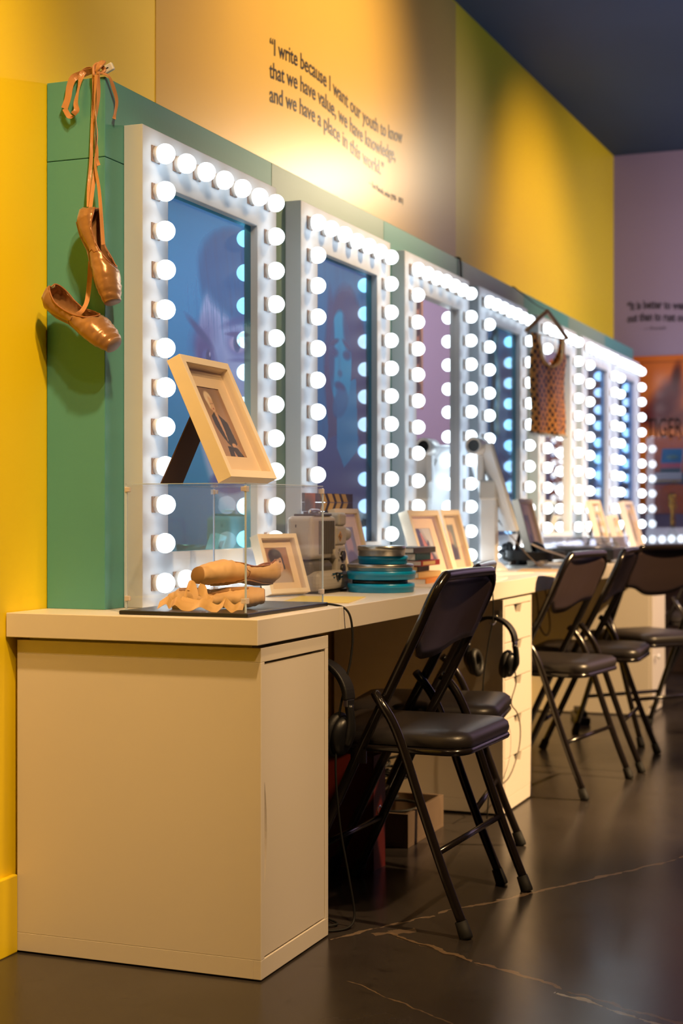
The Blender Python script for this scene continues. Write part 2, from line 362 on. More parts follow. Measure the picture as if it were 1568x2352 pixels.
# ------------------------------------------------------------------ painted prints (colour per vertex on a fine grid)
def G(U, V, cu, cv, ru, rv, ang=0, soft=0.15):
    c, s_ = math.cos(ang), math.sin(ang); x = (U - cu) * c + (V - cv) * s_; y = -(U - cu) * s_ + (V - cv) * c
    r = np.sqrt((x / ru) ** 2 + (y / rv) ** 2); return np.clip((1 + soft - r) / (2 * soft), 0, 1)
class Paint:
    def __init__(s, bg, n=(60, 90)):
        u = np.linspace(0, 1, n[0]); v = np.linspace(0, 1, n[1]); s.n = n
        s.U, s.V = np.meshgrid(u, v); s.C = np.zeros(s.U.shape + (3,)) + np.asarray(bg, float)
    def m(s, mask, rgb, k=1.0):
        a = (mask * k)[..., None]; s.C = s.C * (1 - a) + np.asarray(rgb, float) * a; return s
    def e(s, cu, cv, ru, rv, rgb, k=1.0, ang=0, soft=0.15): return s.m(G(s.U, s.V, cu, cv, ru, rv, ang, soft), rgb, k)
    def r(s, u0, v0, u1, v1, rgb, k=1.0): return s.m(((s.U >= u0) & (s.U <= u1) & (s.V >= v0) & (s.V <= v1)).astype(float), rgb, k)
    def p(s, poly, rgb, k=1.0):
        ins = np.zeros(s.U.shape, bool); n = len(poly)
        for i in range(n):
            (x1, y1), (x2, y2) = poly[i], poly[(i + 1) % n]
            if y1 == y2: continue
            c = ((y1 > s.V) != (y2 > s.V)) & (s.U < (x2 - x1) * (s.V - y1) / (y2 - y1) + x1); ins ^= c
        return s.m(ins.astype(float), rgb, k)
    def strands(s, mask, rgb, freq, k=0.4, slope=0.0, seed=1):
        rs = np.random.RandomState(seed); w = 0
        for f in (1, 1.7, 2.9, 4.3): w = w + np.sin((s.U + slope * s.V + 0.02 * np.sin(s.V * 9 + f)) * freq * f + rs.rand() * 6)
        return s.m(mask * np.clip(w / 2, 0, 1), rgb, k)
    def build(s, name, m, parent, w, h, x=0.0, y0=0.0, z0=0.0, th=0.0006):
        ny, nx = s.U.shape; X = np.full(s.U.shape, x)
        co = np.stack([X, y0 + s.U * w, z0 + s.V * h], -1).reshape(-1, 3)
        fs = []
        for j in range(ny - 1):
            for i in range(nx - 1):
                a = j * nx + i; fs.append((a, a + 1, a + 1 + nx, a + nx))
        me = bpy.data.meshes.new(name); me.from_pydata(co.tolist(), [], fs); me.update()
        at = me.color_attributes.new('Col', 'FLOAT_COLOR', 'POINT')
        c4 = np.ones((co.shape[0], 4)); c4[:, :3] = lin(np.clip(s.C, 0, 255).reshape(-1, 3)); at.data.foreach_set('color', c4.ravel())
        me.materials.append(m); o = bpy.data.objects.new(name, me); COL.objects.link(o)
        if parent: o.parent = parent
        md = o.modifiers.new('sheet', 'SOLIDIFY'); md.thickness = th; md.offset = -1
        return o
def lettering(name, body, size, M, mat_, wave=0.0, period=1.0, sx=1.0, align='LEFT', ext=0.0006, wph=0.0, bold=0.0):
    """text laid in local XY then placed by matrix M; vertices follow a gentle wave"""
    cu = bpy.data.curves.new(name, 'FONT'); cu.body = body; cu.size = size; cu.align_x = align; cu.extrude = ext; cu.resolution_u = 3; cu.offset = bold
    tmp = bpy.data.objects.new(name, cu); COL.objects.link(tmp)
    dg = bpy.context.evaluated_depsgraph_get(); dg.update()
    me = bpy.data.meshes.new_from_object(tmp.evaluated_get(dg))
    bpy.data.objects.remove(tmp)
    out = MB()
    vs = []
    for v in me.vertices:
        c = v.co.copy(); c.x *= sx
        c.y += wave * math.sin(2 * math.pi * (c.x / period) + wph)
        vs.append(M @ c)
    out.add(vs, [tuple(p.vertices) for p in me.polygons])
    return out
def words(mb, mat_, parent, gap=0.0085):
    n = len(mb.v); par_ = list(range(n))
    def find(a):
        while par_[a] != a: par_[a] = par_[par_[a]]; a = par_[a]
        return a
    for f in mb.f:
        for k in f[1:]: par_[find(k)] = find(f[0])
    ax_ = 1 if max(v[1] for v in mb.v) - min(v[1] for v in mb.v) > .02 else 0
    comp = {}
    for i in range(n): comp.setdefault(find(i), []).append(i)
    iv = sorted((min(mb.v[i][ax_] for i in c), max(mb.v[i][ax_] for i in c), r) for r, c in comp.items())
    groups = []; cur_end = None
    for a, b_, r in iv:
        if cur_end is None or a - cur_end > gap: groups.append([]); cur_end = b_
        groups[-1].append(r); cur_end = max(cur_end, b_)
    for g in groups:
        g = set(g); m = MB(); idx = {}
        for f in mb.f:
            if find(f[0]) in g:
                for k in f:
                    if k not in idx: idx[k] = len(m.v); m.v.append(mb.v[k])
                m.f.append(tuple(idx[k] for k in f)); m.sm.append(False)
        m.build('word', mat_, parent)
def text_obj(name, lines, mat_, parent=None):
    if parent is None:
        t = thing(name, '', 'lettering')
        for l in lines: words(l, mat_, t)
        return t
    mb = MB()
    for l in lines: mb.add(l.v, l.f)
    return mb.build(name, mat_, parent)
# ================================================================== ROOM
RX0, RX1, RY0, RY1 = 0.0, 5.2, -5.0, 6.64
def ceil_z(y): return 3.16 + 0.06 * (y - 3.3) / 3.35
b = MB(); b.box(-0.1, RY0 - .1, -0.05, RX1 + .1, RY1 + .1, 0.0); struct(b.build('floor', M_floor))
b = MB(); b.box(-0.1, RY0, 0.0, 0.0, RY1, 3.35); struct(b.build('wall_left', M_yellow))
b = MB(); b.box(-0.1, RY1, 0.0, RX1 + .1, RY1 + .1, 3.35); struct(b.build('wall_far', M_purple))
b = MB(); b.box(RX1, RY0, 0.0, RX1 + .1, RY1, 3.35); struct(b.build('wall_right', M_dark))
b = MB(); b.box(-0.1, RY0 - .1, 0.0, RX1 + .1, RY0, 3.35); struct(b.build('wall_back', M_dark))
b = MB(); b.prism([(RY0, ceil_z(RY0)), (RY1, ceil_z(RY1)), (RY1, 3.4), (RY0, 3.4)], 'x', 0.0, RX1); struct(b.build('ceiling', M_ceil))
b = MB(); b.box(0.0, 0.665, 0.0, 0.002, 3.32, 3.15); struct(b.build('trim_1', M_vinyl))
b = MB(); b.box(0.0, RY0, 0.0, 0.014, 0.0, 0.175); struct(b.build('baseboard_left', M_yellow, bevel=0.003))
# ================================================================== WALL LETTERING
def wall_M(y, z, x=0.0026): # text x -> +Y, text y -> +Z, facing +X
    return Matrix(((0, 0, 1, x), (1, 0, 0, y), (0, 1, 0, z), (0, 0, 0, 1)))
L1 = 'I write because I want our youth to know'
tx = []
S = 0.072
for i, (s_, z_) in enumerate([('\u201c' + L1, 2.402), ('that we have value, we have knowledge,', 2.328), ('and we have a place in this world.\u201d', 2.254)]):
    tx.append(lettering('t', s_, S, wall_M(4.315 - 2.922 + (0 if i else -0.0), z_), M_ink, wave=0.022, period=1.25, sx=1.0, bold=0.0008))
tx.append(lettering('t', '\u2014 Lee Maracle, writer (1950 \u2013 2021)', 0.030, wall_M(2.27, 2.176), M_ink, wave=0.012, period=1.25, wph=3.6))
for k in range(4):
    ys = [v[1] for v in tx[k].v]; w = max(ys) - min(ys); want = [1.235, 1.16, 1.03, 0.37][k]; y0 = min(ys); kk = want / w
    tx[k].v = [(v[0], y0 + (v[1] - y0) * kk, v[2]) for v in tx[k].v]
tag(text_obj('wall_lettering', tx, M_ink), 'black three-line quotation lettered in waves high on the yellow wall', 'lettering')
def far_M(x, z, y=RY1 - 0.001): # facing -Y
    return Matrix(((1, 0, 0, x), (0, 0, -1, y), (0, 1, 0, z), (0, 0, 0, 1)))
tx = [lettering('t', '\u201cIt is better to wear', 0.072, far_M(0.085, 2.245), M_pink, wave=0.008, period=0.5, sx=0.64, bold=0.0026),
      lettering('t', 'out than to rust out\u201d', 0.072, far_M(0.085, 2.170), M_pink, wave=0.008, period=0.5, sx=0.64, bold=0.0026),
      lettering('t', '\u2014 Proverb', 0.03, far_M(0.19, 2.118), M_pink)]
tag(text_obj('wall_lettering', tx, M_pink), 'dark wavy quotation on the lilac wall above the orange poster', 'lettering')
# poster on the far wall
pw, ph = 0.68, 0.98
P = Paint((196, 100, 34), (110, 150))
P.e(.5, .85, .6, .3, (176, 82, 34), .5, soft=.9).e(.25, .55, .4, .3, (214, 128, 44), .6, soft=.9)
P.e(.30, .66, .15, .10, (70, 14, 12), .95, .3, .5).e(.38, .76, .12, .085, (80, 18, 14), .95, .5, .5).e(.43, .87, .04, .08, (66, 14, 12), .95, -.25, .5).e(.20, .62, .12, .06, (92, 26, 22), .9, .2, .5)
P.e(.5, .60, .2, .07, (80, 26, 22), .85, 0, .6).r(.1, .955, .5, .960, (92, 44, 24), .8)
t = thing('poster', 'orange printed poster with a dark red figure shape hung on the lilac wall', 'poster', (0.10, RY1 - 0.012, 0.975), (0, 0, math.radians(-90)))
P.build('print', M_printg, t, pw, ph, 0.001)
MB().box(-0.011, 0, 0, 0, pw, ph).build('backing', M_dkbk, t)
lt = lettering('t', 'TIGER', 0.17, wall_M(0.05, 0.475, 0.0025), M_ink); ys = [v[1] for v in lt.v]; kk = 0.218 / (max(ys) - min(ys))
lt.v = [(v[0], 0.110 + (v[1] - min(ys)) * kk, v[2]) for v in lt.v]
text_obj('title_lettering', [lt], mat('dark_poster_ink', (40, 24, 18), 0.9, spec=0.1), t)
# ================================================================== TEAL BACKING PANELS
tl = [0.137, 1.066, 2.0, 2.92, 3.86, 4.74, 5.63, 6.46]
lab = ['teal backing panel at the near end with ballet shoes hung on its side', 'sage backing panel behind the mirror of the long-haired portrait', 'grey-teal backing panel behind the mirror with the strip of photos',
       'sage backing panel behind the mirror beside the white screen stand', 'blue-teal backing panel behind the hanging sequinned top', 'pale sage backing panel behind the second mirror from the far end', 'teal backing panel at the far end, next to the lilac wall']
mm = [M_teal, M_sage, M_teal, M_sage, M_teal, M_sage, M_teal]
for i in range(7):
    y0, y1 = tl[i], tl[i + 1] - 0.0015
    t = thing('backing_panel', lab[i], 'panel', (0, y0, 0.762), group='painted backing panels behind the mirrors')
    MB().box(0.0025, 0, 0, 0.157, y1 - y0, 1.037).build('lower_panel', mm[i], t, bevel=0.0015)
    MB().box(0.0025, 0, 1.0385, 0.157, y1 - y0, 1.221).build('top_panel', mm[i], t, bevel=0.0015)
# ================================================================== VANITY MIRRORS
FW, FH, FB, FT = 0.765, 1.128, 0.127, 0.05
Ys = [0.222, 1.161, 2.074, 2.969, 3.93, 4.83, 5.63]
REC = 0.02
def ring_frame(w, h, bw, x0, x1):
    m = MB(); o = [(0, 0), (w, 0), (w, h), (0, h)]; i_ = [(bw, bw), (w - bw, bw), (w - bw, h - bw), (bw, h - bw)]
    vs = [(x, a, b_) for x in (x0, x1) for (a, b_) in o + i_]
    fs = []
    for k in range(4):
        k2 = (k + 1) % 4
        fs += [(8 + k, 8 + k2, 12 + k2, 12 + k), (k, 4 + k, 4 + k2, k2), (k, k2, 8 + k2, 8 + k), (4 + k, 12 + k, 12 + k2, 4 + k2)]
    return m.add(vs, fs)
def film_material(name, tint, g, rough=0.0):
    return mat_print(name, gloss=g, tint=tint, rough=0.4, grough=rough)
M_film1 = film_material('blue_film_light', (0.4, 0.8, 1.0), 0.62, 0.01)
M_film2 = film_material('blue_film_deep', (0.5, 0.65, 0.8), 0.45, 0.01)
gw, gh = FW - 2 * FB, FH - 2 * FB
def portrait_a():
    P = Paint((44, 160, 200), (150, 240)); P.e(.2, .35, .5, .5, (80, 172, 214), .5, soft=.9)
    P.e(.85, .80, .44, .17, (0, 84, 118), soft=.08)
    P.e(.88, .50, .53, .40, (165, 218, 248), soft=.04)
    hm = G(P.U, P.V, .88, .83, .47, .135, 0, .12)
    P.m(hm, (0, 84, 120), .95).strands(hm, (8, 60, 90), 60, .7, .5)
    P.strands(G(P.U, P.V, .72, .72, .3, .07, 0, .8), (20, 110, 150), 70, .6, .3, 3)
    P.e(.45, .62, .13, .05, (60, 70, 110), .5, .2, .6).e(.47, .565, .12, .055, (52, 56, 92), .85, -.25, .35)
    P.e(.40, .635, .13, .013, (40, 60, 90), .9, -.25, .4).e(.84, .695, .16, .013, (60, 90, 130), .8, .16, .5)
    P.e(.49, .565, .06, .022, (90, 120, 160), .9).e(.50, .565, .028, .022, (20, 30, 50)).e(.515, .575, .009, .007, (190, 220, 240))
    P.e(.84, .625, .13, .040, (86, 110, 160), .7, 0, .4).e(.84, .622, .10, .024, (180, 205, 228), .9, 0, .2).e(.83, .625, .042, .026, (50, 84, 110)).e(.83, .625, .02, .013, (14, 20, 34)).e(.845, .633, .008, .006, (220, 235, 250))
    P.e(.84, .653, .125, .007, (44, 50, 84), .9, .05, .4).e(.86, .575, .12, .006, (70, 92, 140), .5, .05, .5)
    P.e(.62, .46, .06, .13, (98, 150, 200), .5, 0, .6).e(.66, .32, .13, .03, (60, 90, 150), .6).e(.74, .2, .22, .035, (60, 70, 130), .7)
    return P
def portrait_b():
    P = Paint((14, 104, 144), (130, 240)); P.e(.1, .8, .2, .5, (18, 120, 160), .6, soft=.8)
    P.strands(P.U * 0 + 1, (10, 84, 120), 14, .3)
    hair = G(P.U, P.V, .56, .62, .36, .30, 0, .08)
    P.m(hair, (4, 34, 56)); P.p([(.2, .62), (.95, .62), (.93, .3), (.8, .1), (.62, .35), (.42, .32), (.36, .05), (.15, .1), (.26, .4)], (4, 34, 56), .95)
    P.strands(hair, (10, 34, 56), 40, .7, -.2)
    P.p([(.0, .33), (.36, .38), (.75, .40), (1, .26), (1, 0), (0, 0)], (16, 62, 98))
    P.p([(.40, .55), (.72, .6), (.76, .34), (.52, .27), (.40, .34)], (30, 146, 190), .95)
    P.e(.46, .655, .185, .175, (40, 176, 220), soft=.05).e(.46, .5, .13, .05, (20, 104, 142), .9, .2)
    P.e(.62, .8, .12, .12, (14, 46, 72), .9, -.4, .2).e(.3, .72, .06, .17, (14, 50, 78), .9, .1, .25)
    for cx in (.36, .56):
        P.e(cx, .675, .06, .016, (14, 50, 78), .9, 0, .4).e(cx, .712, .07, .010, (10, 40, 62), .9, .15 if cx < .5 else -.2, .4)
    P.e(.45, .605, .035, .012, (14, 66, 96), .8, 0, .5).e(.44, .63, .02, .06, (40, 132, 168), .5, 0, .8)
    P.e(.45, .558, .085, .016, (12, 48, 78), .9, -.05, .3).e(.45, .54, .07, .012, (40, 110, 150), .8, 0, .5)
    P.e(.5, .1, .5, .1, (60, 40, 60), .35, soft=.9)
    return P
def portrait_c():
    P = Paint((40, 128, 168), (90, 160)); P.e(.62, .55, .3, .36, (18, 84, 124), .8, soft=.3).e(.6, .62, .16, .16, (90, 160, 194), .9, 0, .2).e(.68, .8, .2, .1, (10, 60, 90), .9, 0, .3)
    P.p([(.1, 0), (.2, .3), (.5, .4), (.9, .35), (1, 0)], (12, 66, 104)); return P
def portrait_d(seed):
    P = Paint((22, 92, 150), (70, 130)); P.e(.45, .6, .3, .3, (60, 120, 176), .8, soft=.3).e(.5, .82, .32, .12, (14, 50, 92), .9, 0, .3)
    P.p([(.0, 0), (.1, .25), (.5, .34), (.9, .25), (1, 0)], (14, 44, 84)).e(.38, .64, .05, .015, (16, 40, 76)).e(.58, .64, .05, .015, (16, 40, 76)).e(.48, .5, .1, .018, (24, 50, 96)); return P
mir_labels = ['nearest bulb-lit vanity mirror, with a pale blue portrait of eyes and swept-back hair', 'bulb-lit vanity mirror with a deep blue portrait of a long-haired person',
              'bulb-lit vanity mirror of clear glass carrying a strip of brown photos', 'bulb-lit vanity mirror with blue film, right behind the white screen stand',
              'bulb-lit vanity mirror of clear glass behind the hanging sequinned top', 'second bulb-lit vanity mirror from the far end, with blue film', 'last bulb-lit vanity mirror, beside the lilac wall, with blue film']
# one bulb with its socket, copied round each frame
R_B = 0.0238
prof = []
for k in range(13):
    a = math.pi * k / 12 * 0.86; prof.append((max(0.0004, R_B * math.sin(a)), R_B * math.cos(a)))
prof = [(r, z) for r, z in reversed(prof)]
bulb_proto = MB().lathe(prof + [(0.0001, R_B)][:0], 20, Matrix.Rotation(math.radians(90), 4, 'Y')).build('bulb', M_bulb)
sock_proto = MB().cyl((-0.026, 0, 0), (-0.010, 0, 0), 0.0195, 20).build('socket', M_socket, bulb_proto)
hole_proto = MB().box(-0.0258, -0.0205, -0.019, -0.0240, 0.018, 0.019).build('socket_plate', M_slot, bulb_proto)
first = True; mirrors = []
frame_mesh = None
for i in range(7):
    t = thing('vanity_mirror', mir_labels[i], 'mirror', (0.157, Ys[i], 0.7625), group='bulb-lit vanity mirrors along the desk')
    mirrors.append(t)
    if frame_mesh is None:
        fo = ring_frame(FW, FH, FB, 0.0005, FT).build('frame', M_frame, t, bevel=0.0015); frame_mesh = fo
    else:
        fo = frame_mesh.copy(); COL.objects.link(fo); fo.parent = t
    xm = FT - REC
    if i in (0, 1, 3, 5, 6):
        P = [portrait_a, portrait_b, None, portrait_c, None, lambda: portrait_d(1), lambda: portrait_d(2)][i]()
        P.build('mirror_glass', M_film1 if i == 0 else M_film2, t, gw, gh, xm, FB, FB, 0.004)
    else:
        MB().box(xm - 0.004, FB - .001, FB - .001, xm, FB + gw + .001, FB + gh + .001).build('mirror_glass', M_mirror, t)
    ys = [0.0635 + k * (FW - 0.127) / 6 for k in range(7)]; zs = [0.0575 + k * (FH - 0.115) / 11 for k in range(12)]
    pos = [(y, zs[-1]) for y in ys] + [(y, zs[0]) for y in ys] + [(y, z) for y in (ys[0], ys[-1]) for z in zs[1:-1]]
    for (y, z) in pos:
        if first: bo = bulb_proto; first = False; bo.parent = t
        else: bo = copy_tree(bulb_proto, t)
        jx = random.uniform(-.002, .002)
        bo.location = (FT + 0.0265, y + jx, z + random.uniform(-.0025, .0025))
# ================================================================== DESK
TZ0, TZ1 = 0.708, 0.762
tops = [(-0.030, 0.43), (0.4315, 2.43), (2.4315, 4.43), (4.4315, 6.03)]
tlab = ['short white worktop section at the near end under the acrylic case', 'white worktop section under the projector and film cans', 'white worktop section under the screen stand and desk headphones', 'white worktop section at the far end under leaning frames']
for (y0, y1), lb in zip(tops, tlab):
    tag(MB().box(0.003, y0, TZ0, 0.618, y1, TZ1).build('worktop', M_white, bevel=0.0015), lb, 'worktop', 'white worktop sections')
tag(MB().box(0.003, 6.031, TZ0, 3.2, 6.636, TZ1).build('worktop', M_white, bevel=0.0015), 'white worktop running along the lilac wall under the glass case', 'worktop')
# near cabinet with door
t = thing('cabinet', 'white cabinet with one hinged door at the near end of the desk', 'cabinet', (0.012, 0.0, 0.0))
W, D, H = 0.374, 0.60, 0.700
b = MB(); b.box(0, 0, 0.004, D - .019, W, .045); b.box(0, 0, H - .03, D, W, H); b.box(0, 0, .045, D, .018, H - .03); b.box(0, W - .018, .045, D, W, H - .03); b.box(0, .018, .045, .01, W - .018, H - .03)
b.box(D - .019, 0, .004, D, W, .045)
b.build('body', M_white, t, bevel=0.001)
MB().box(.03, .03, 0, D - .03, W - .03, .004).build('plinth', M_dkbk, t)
MB().box(.02, .02, H, D - .03, W - .02, .708).build('spacer', M_edge, t)
# door with curved finger cut-out on its near edge
z0, z1 = .049, H - .036; y0, y1 = .0195, W - .0205; zc, hh, dp = .31, .115, .014
poly = [(y0, z0), (y1, z0), (y1, z1), (y0, z1)]
for k in range(17):
    a = k / 16; zz = zc + hh * (1 - 2 * a); poly.append((y0 + dp * math.sin(math.pi * a) ** .8 if 0 < a < 1 else y0, zz))
dn = MB().prism(poly, 'x', D - .018, D - .002).build('door', M_white, t)
MB().prism([(y0 - .001, zc - hh), (y0 - .001, zc + hh)] + [(y0 + (dp + .004) * math.sin(math.pi * k / 12), zc + hh * (1 - 2 * k / 12)) for k in range(1, 12)], 'x', D - .024, D - .0185).build('finger_recess', M_edge, dn)
# drawer unit
def drawer_unit(y, label):
    t = thing('drawer_unit', label, 'drawers', (0.02, y, 0.0))
    W, D, H = 0.365, 0.59, 0.700
    b = MB(); b.box(0, 0, .006, D, W, .05); b.box(0, 0, H - .02, D - .0, W, H); b.box(0, 0, .05, D, .016, H - .02); b.box(0, W - .016, .05, D, W, H - .02); b.box(0, .016, .05, .01, W - .016, H - .02)
    b.build('body', M_white, t, bevel=0.001)
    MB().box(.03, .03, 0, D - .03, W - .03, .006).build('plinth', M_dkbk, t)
    zs = [(.052, .178), (.181, .307), (.310, .436), (.439, .557), (.560, .677)]
    for a, c in zs:
        ym = W / 2; poly = [(.018, a), (W - .018, a), (W - .018, c), (ym + .05, c), (ym + .03, c - .027), (ym - .03, c - .027), (ym - .05, c), (.018, c)]
        d = MB().prism(poly, 'x', D - .017, D + .001).build('drawer', M_white, t, bevel=0.0008)
        MB().prism([(ym - .05, c + .0005), (ym - .03, c - .028), (ym + .03, c - .028), (ym + .05, c + .0005)], 'x', D - .05, D - .0175).build('grip_shade', M_dkbk, d)  # dark block behind the cut-out, its colour stands for the shade inside
    return t
drawer_unit(1.884, 'white five-drawer unit under the desk with headphones on its side')
t = thing('cabinet', 'white cabinet with knobbed doors under the far part of the desk', 'cabinet', (0.02, 4.487, 0.0))
MB().box(0, 0, .006, .59, .36, .700).build('body', M_white, t, bevel=.001)
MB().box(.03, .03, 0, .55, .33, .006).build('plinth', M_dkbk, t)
for a, c in ((.05, .36), (.365, .69)):
    d = MB().box(.591, .004, a, .606, .356, c).build('door', M_white, t, bevel=.001)
    MB().lathe([(.006, 0), (.006, .012), (.013, .016), (.013, .024), (.004, .028)], 14, Matrix.Translation((.606, .06, (a + c) / 2 + .08)) @ Matrix.Rotation(math.radians(90), 4, 'Y')).build('knob', M_wplast, d)
# ================================================================== FOLDING CHAIRS
def make_chair():
    t = thing('folding_chair', '', 'chair')
    W = 0.215  # half width of uprights
    rt = .0125
    topz = .835
    up = []
    b = MB()
    # back frame: one bent tube, front feet -> top -> front feet
    pts = [(-.235, -W, .02), (-.17, -W, .16), (-.09, -W, .33), (-.03, -W, .455), (.03, -W, .57), (.10, -W, .71), (.135, -W, .785), (.150, -W + .035, .828), (.153, -W + .08, .835),
           (.153, W - .08, .835), (.150, W - .035, .828), (.135, W, .785), (.10, W, .71), (.03, W, .57), (-.03, W, .455), (-.09, W, .33), (-.17, W, .16), (-.235, W, .02)]
    b.tube(pts, rt, 12, sub=4).build('back_frame', M_black, t)
    for s_ in (-1, 1):
        w = s_ * (W + .027)
        ps = [(-.005, s_ * (W + .014), .555), (.018, w, .53), (.045, w, .49), (.075, w, .42), (.12, w, .29), (.175, w, .14), (.222, w, .025)]
        l = MB().tube(ps, .0115, 12, sub=4).build('rear_leg', M_black, t)
        MB().lathe([(.0155, 0), (.0165, .006), (.0145, .042)], 14, Matrix.Translation((.229, w, 0))  @ Matrix.Rotation(math.radians(-20), 4, 'Y')).build('rubber_foot', M_rubber, l)
        MB().lathe([(.0165, 0), (.0175, .006), (.0155, .042)], 14, Matrix.Translation((-.243, s_ * W, 0)) @ Matrix.Rotation(math.radians(23), 4, 'Y')).build('front_foot', M_rubber, t)
    MB().tube([(.155, -W - .027, .19), (.155, W + .027, .19)], .008, 10).build('rear_stretcher', M_black, t)
    MB().tube([(-.165, -W, .17), (-.165, W, .17)], .008, 10).build('front_stretcher', M_black, t)
    # backrest: curved sheet with a dipped lower edge, hollowed towards the sitter
    b = MB(); nx, nz = 24, 8; vs = []; wv = W - .006
    for j in range(nz + 1):
        for i in range(nx + 1):
            u = -1 + 2 * i / nx
            zb = .655 - .030 * math.exp(-(u * 1.8) ** 4) + .012 * abs(u) ** 2
            ztop = .832 - .02 * max(0, abs(u) - .75) * 4
            z = zb + (ztop - zb) * j / nz
            x = -.030 + .42 * (z - .455) + .058 - .004
            x = .03 + (z - .57) * .5 + .004 if z < .71 else .10 + (z - .71) * .44 + .002
            x += -.030 * (1 - u * u)
            vs.append((x - 0.0, u * wv, z))
    fs = [(j * (nx + 1) + i, j * (nx + 1) + i + 1, (j + 1) * (nx + 1) + i + 1, (j + 1) * (nx + 1) + i) for j in range(nz) for i in range(nx)]
    b.add(vs, fs, True); br = b.build('backrest', mat('black_painted_sheet', (62, 50, 50), 0.3), t, solid=.010)
    for yy in (-.075, .075):
        MB().lathe([(.0055, 0), (.0055, .002), (.002, .004)], 10, Matrix.Translation((.095, yy, .755)) @ Matrix.Rotation(math.radians(70), 4, 'Y')).build('screw', M_chrome, br)
    # seat: padded, rounded corners
    def rr(x0, x1, hw, r, n=6):
        out = []
        for cx, cy, a0 in ((x1 - r, hw - r, 0), (x0 + r, hw - r, 90), (x0 + r, -hw + r, 180), (x1 - r, -hw + r, 270)):
            for k in range(n + 1):
                a = math.radians(a0 + 90 * k / n); out.append((cx + r * math.cos(a), cy + r * math.sin(a)))
        return out
    b = MB(); layers = [(0, .424), (.004, .430), (.006, .440), (.003, .452), (-.010, .461), (-.05, .466), (-.12, .467)]
    vs = []; base = None
    for off, z in layers:
        hw = .190 + off; x0 = -.215 - off; x1 = .205 + off; r = max(.012, .055 + off)
        ring = rr(x0, x1, hw, r); base = len(ring); vs += [(x, y, z) for x, y in ring]
    fs = []
    for j in range(len(layers) - 1):
        for k in range(base):
            k2 = (k + 1) % base; fs.append((j * base + k, j * base + k2, (j + 1) * base + k2, (j + 1) * base + k))
    fs.append(tuple(reversed(range(base)))); fs.append(tuple((len(layers) - 1) * base + k for k in range(base)))
    b.add(vs, fs, True); b.build('seat', M_vinylseat, t)
    ring = rr(-.213, .203, .192, .055)
    b = MB().tube([(x, y, .418) for x, y in ring], .0085, 8, closed=True)
    b.box(-.20, -.18, .413, .19, .18, .4235).build('seat_frame', M_black, t)
    for s_ in (-1, 1):
        MB().box(-.07, s_ * W - .010 - (.0 if s_ > 0 else -.0), .385, -.03, s_ * W - .004 if s_ < 0 else s_ * W + .0, .42).build('hinge_plate', M_black, t)
    return t
ch = make_chair()
chairs = [  # midpoint of rear feet x,y and turn
    ((.925, .715), 2, 'black folding chair nearest the camera, in front of the near kneehole'),
    ((.815, 1.245), -9, 'black folding chair tucked behind the nearest one, in front of the drawers'),
    ((.828, 2.49), 7, 'black folding chair just past the drawer unit'),
    ((.862, 3.12), -3, 'black folding chair third in line from the far cabinet side'),
    ((.905, 3.70), 38, 'black folding chair turned aslant before the far cabinet'),
    ((.93, 5.05), 10, 'black folding chair half cut off by the right edge of the photo'),
]
chairs[3] = (chairs[3][0], chairs[3][1], 'black folding chair overlapping the aslant one, on its near side')
for i, ((rx, ry), ang, lb) in enumerate(chairs):
    o = ch if i == 0 else copy_tree(ch)
    a = math.radians(-ang); off = Vector((.229 * math.cos(a), .229 * math.sin(a), 0))
    o.location = Vector((rx, ry, 0)) - off; o.rotation_euler = (0, 0, a)
    tag(o, lb, 'chair', 'folding chairs along the desk')
